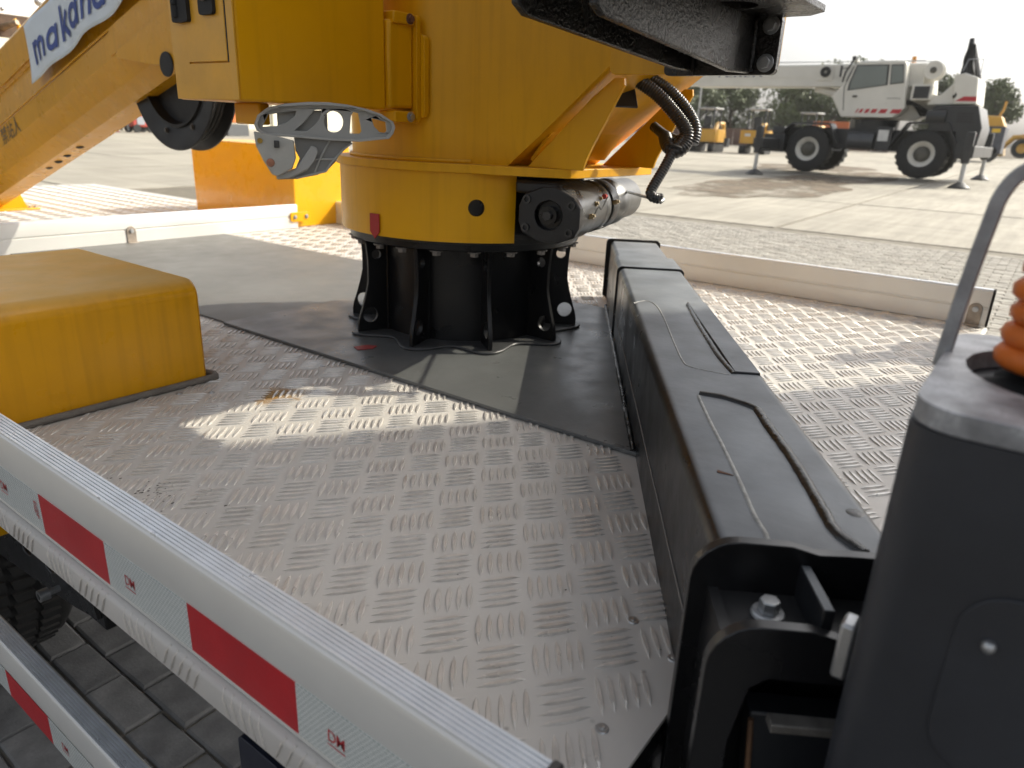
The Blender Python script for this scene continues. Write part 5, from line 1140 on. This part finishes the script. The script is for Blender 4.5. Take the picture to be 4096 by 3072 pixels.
# ================================================================== TREES
LEAFM = [mat('leaf_%d' % i, c, rough=.6, var=.3, scale=.8, spec=.3) for i, c in enumerate(((.11, .138, .052), (.098, .125, .048), (.12, .145, .065)))]
for M in LEAFM:
    bs = M.node_tree.nodes['Principled BSDF']; bs.inputs['Subsurface Weight'].default_value = 0
BARK = mat('bark', (.10, .075, .055), rough=.9, var=.3, scale=4, bump=.6, bscale=12)
def tree(x, y, h, rad, label, seed, leaf=.20, n=5200, mi=0, trunk=.28):
    rnd = random.Random(seed); g = gz(x); t = thing('tree', (x, y, g), label, 'tree', 'trees behind the yard')
    b = MB(); top = Vector((x + rnd.uniform(-.4, .4), y + rnd.uniform(-.4, .4), g + h * .8))
    b.tube(spline([(x, y, g), (x + rnd.uniform(-.2, .2), y + rnd.uniform(-.2, .2), g + h * .35), top], 6), [trunk * (1 - .85 * i / 12) for i in range(13)], n=8)
    lobes = []
    for k in range(11):
        a = rnd.uniform(0, 2 * PI); hh = rnd.uniform(.28, .92); rr_ = rad * math.sin(PI * min(.95, max(.12, (hh - .05)))) * rnd.uniform(.45, .85)
        c = Vector((x + rr_ * math.cos(a), y + rr_ * math.sin(a), g + h * hh)); lobes.append((c, rad * rnd.uniform(.32, .55)))
        s0 = Vector((x, y, g + h * hh * .62)); b.tube([s0, s0.lerp(c, .5) + Vector((0, 0, .2)), c], [trunk * .35, trunk * .22, .03], n=5)
    lobes.append((Vector((x, y, g + h * .86)), rad * .45))
    obj('trunk', b, BARK, t, smooth=60)
    b = MB()
    for k in range(n):
        c, r = lobes[k % len(lobes)]
        d = Vector((rnd.gauss(0, 1), rnd.gauss(0, 1), rnd.gauss(0, .85))).normalized() * (r * (rnd.random() ** .45))
        p = c + d
        if noise.noise(p * 1.4) < -.22: continue
        u = Vector((rnd.gauss(0, 1), rnd.gauss(0, 1), rnd.gauss(0, 1))).normalized(); v = u.orthogonal().normalized(); s = leaf * rnd.uniform(.6, 1.3)
        b.add([p - u * s, p + v * s * .45, p + u * s, p - v * s * .45], [(0, 1, 2, 3)])
    obj('crown', b, LEAFM[mi], t, smooth=0)
    return t
tree(70.0, 30.0, 5.6, 2.6, 'tree left of the lamp post, half hidden by the turret', 1, mi=2)
tree(73.0, 28.0, 5.9, 2.7, 'bushy tree just right of the lamp post above the first excavator', 2, mi=2)
tree(76.0, 23.6, 6.4, 3.0, 'tree above the second mini excavator', 3, mi=0)
tree(79.0, 20.7, 7.7, 3.3, 'leftmost of the trees whose tops show above the crane boom', 4, mi=1, n=7000)
tree(80.5, 17.6, 7.7, 3.0, 'tree rising above the crane cab roof, left crown', 5, mi=0, n=7000)
tree(81.5, 15.6, 7.9, 2.9, 'tree rising above the crane cab roof, right crown', 6, mi=1, n=7000)
tree(86.0, 11.9, 7.0, 2.6, 'tree between the crane hoist drum and its counterweight', 7, mi=2)
tree(84.4, 9.0, 6.2, 2.2, 'smaller tree behind the crane counterweight', 9, mi=0)
tree(84.5, 6.7, 6.5, 2.4, 'green tree standing clear at the right of the crane tail', 8, mi=0, n=6500)
tree(88.0, 26.0, 6.0, 3.0, 'far tree behind the lamp post', 10, mi=2)

b = MB(); b.box(-62, 152, -62, 152, -2.2, 12.5); hz_ = obj('haze', b, bpy.data.materials.new('haze_air'), smooth=0); tag(hz_, 'thin pale dust haze filling the air over the yard', 'haze', kind='stuff')
M = hz_.data.materials[0]; M.use_nodes = True; M.node_tree.nodes.clear()
po = M.node_tree.nodes.new('ShaderNodeOutputMaterial'); pv_ = M.node_tree.nodes.new('ShaderNodeVolumePrincipled')
pv_.inputs['Color'].default_value = (.93, .94, .92, 1); pv_.inputs['Density'].default_value = .0004; pv_.inputs['Anisotropy'].default_value = .35
M.node_tree.links.new(pv_.outputs[0], po.inputs['Volume'])
S.render.engine = 'CYCLES'
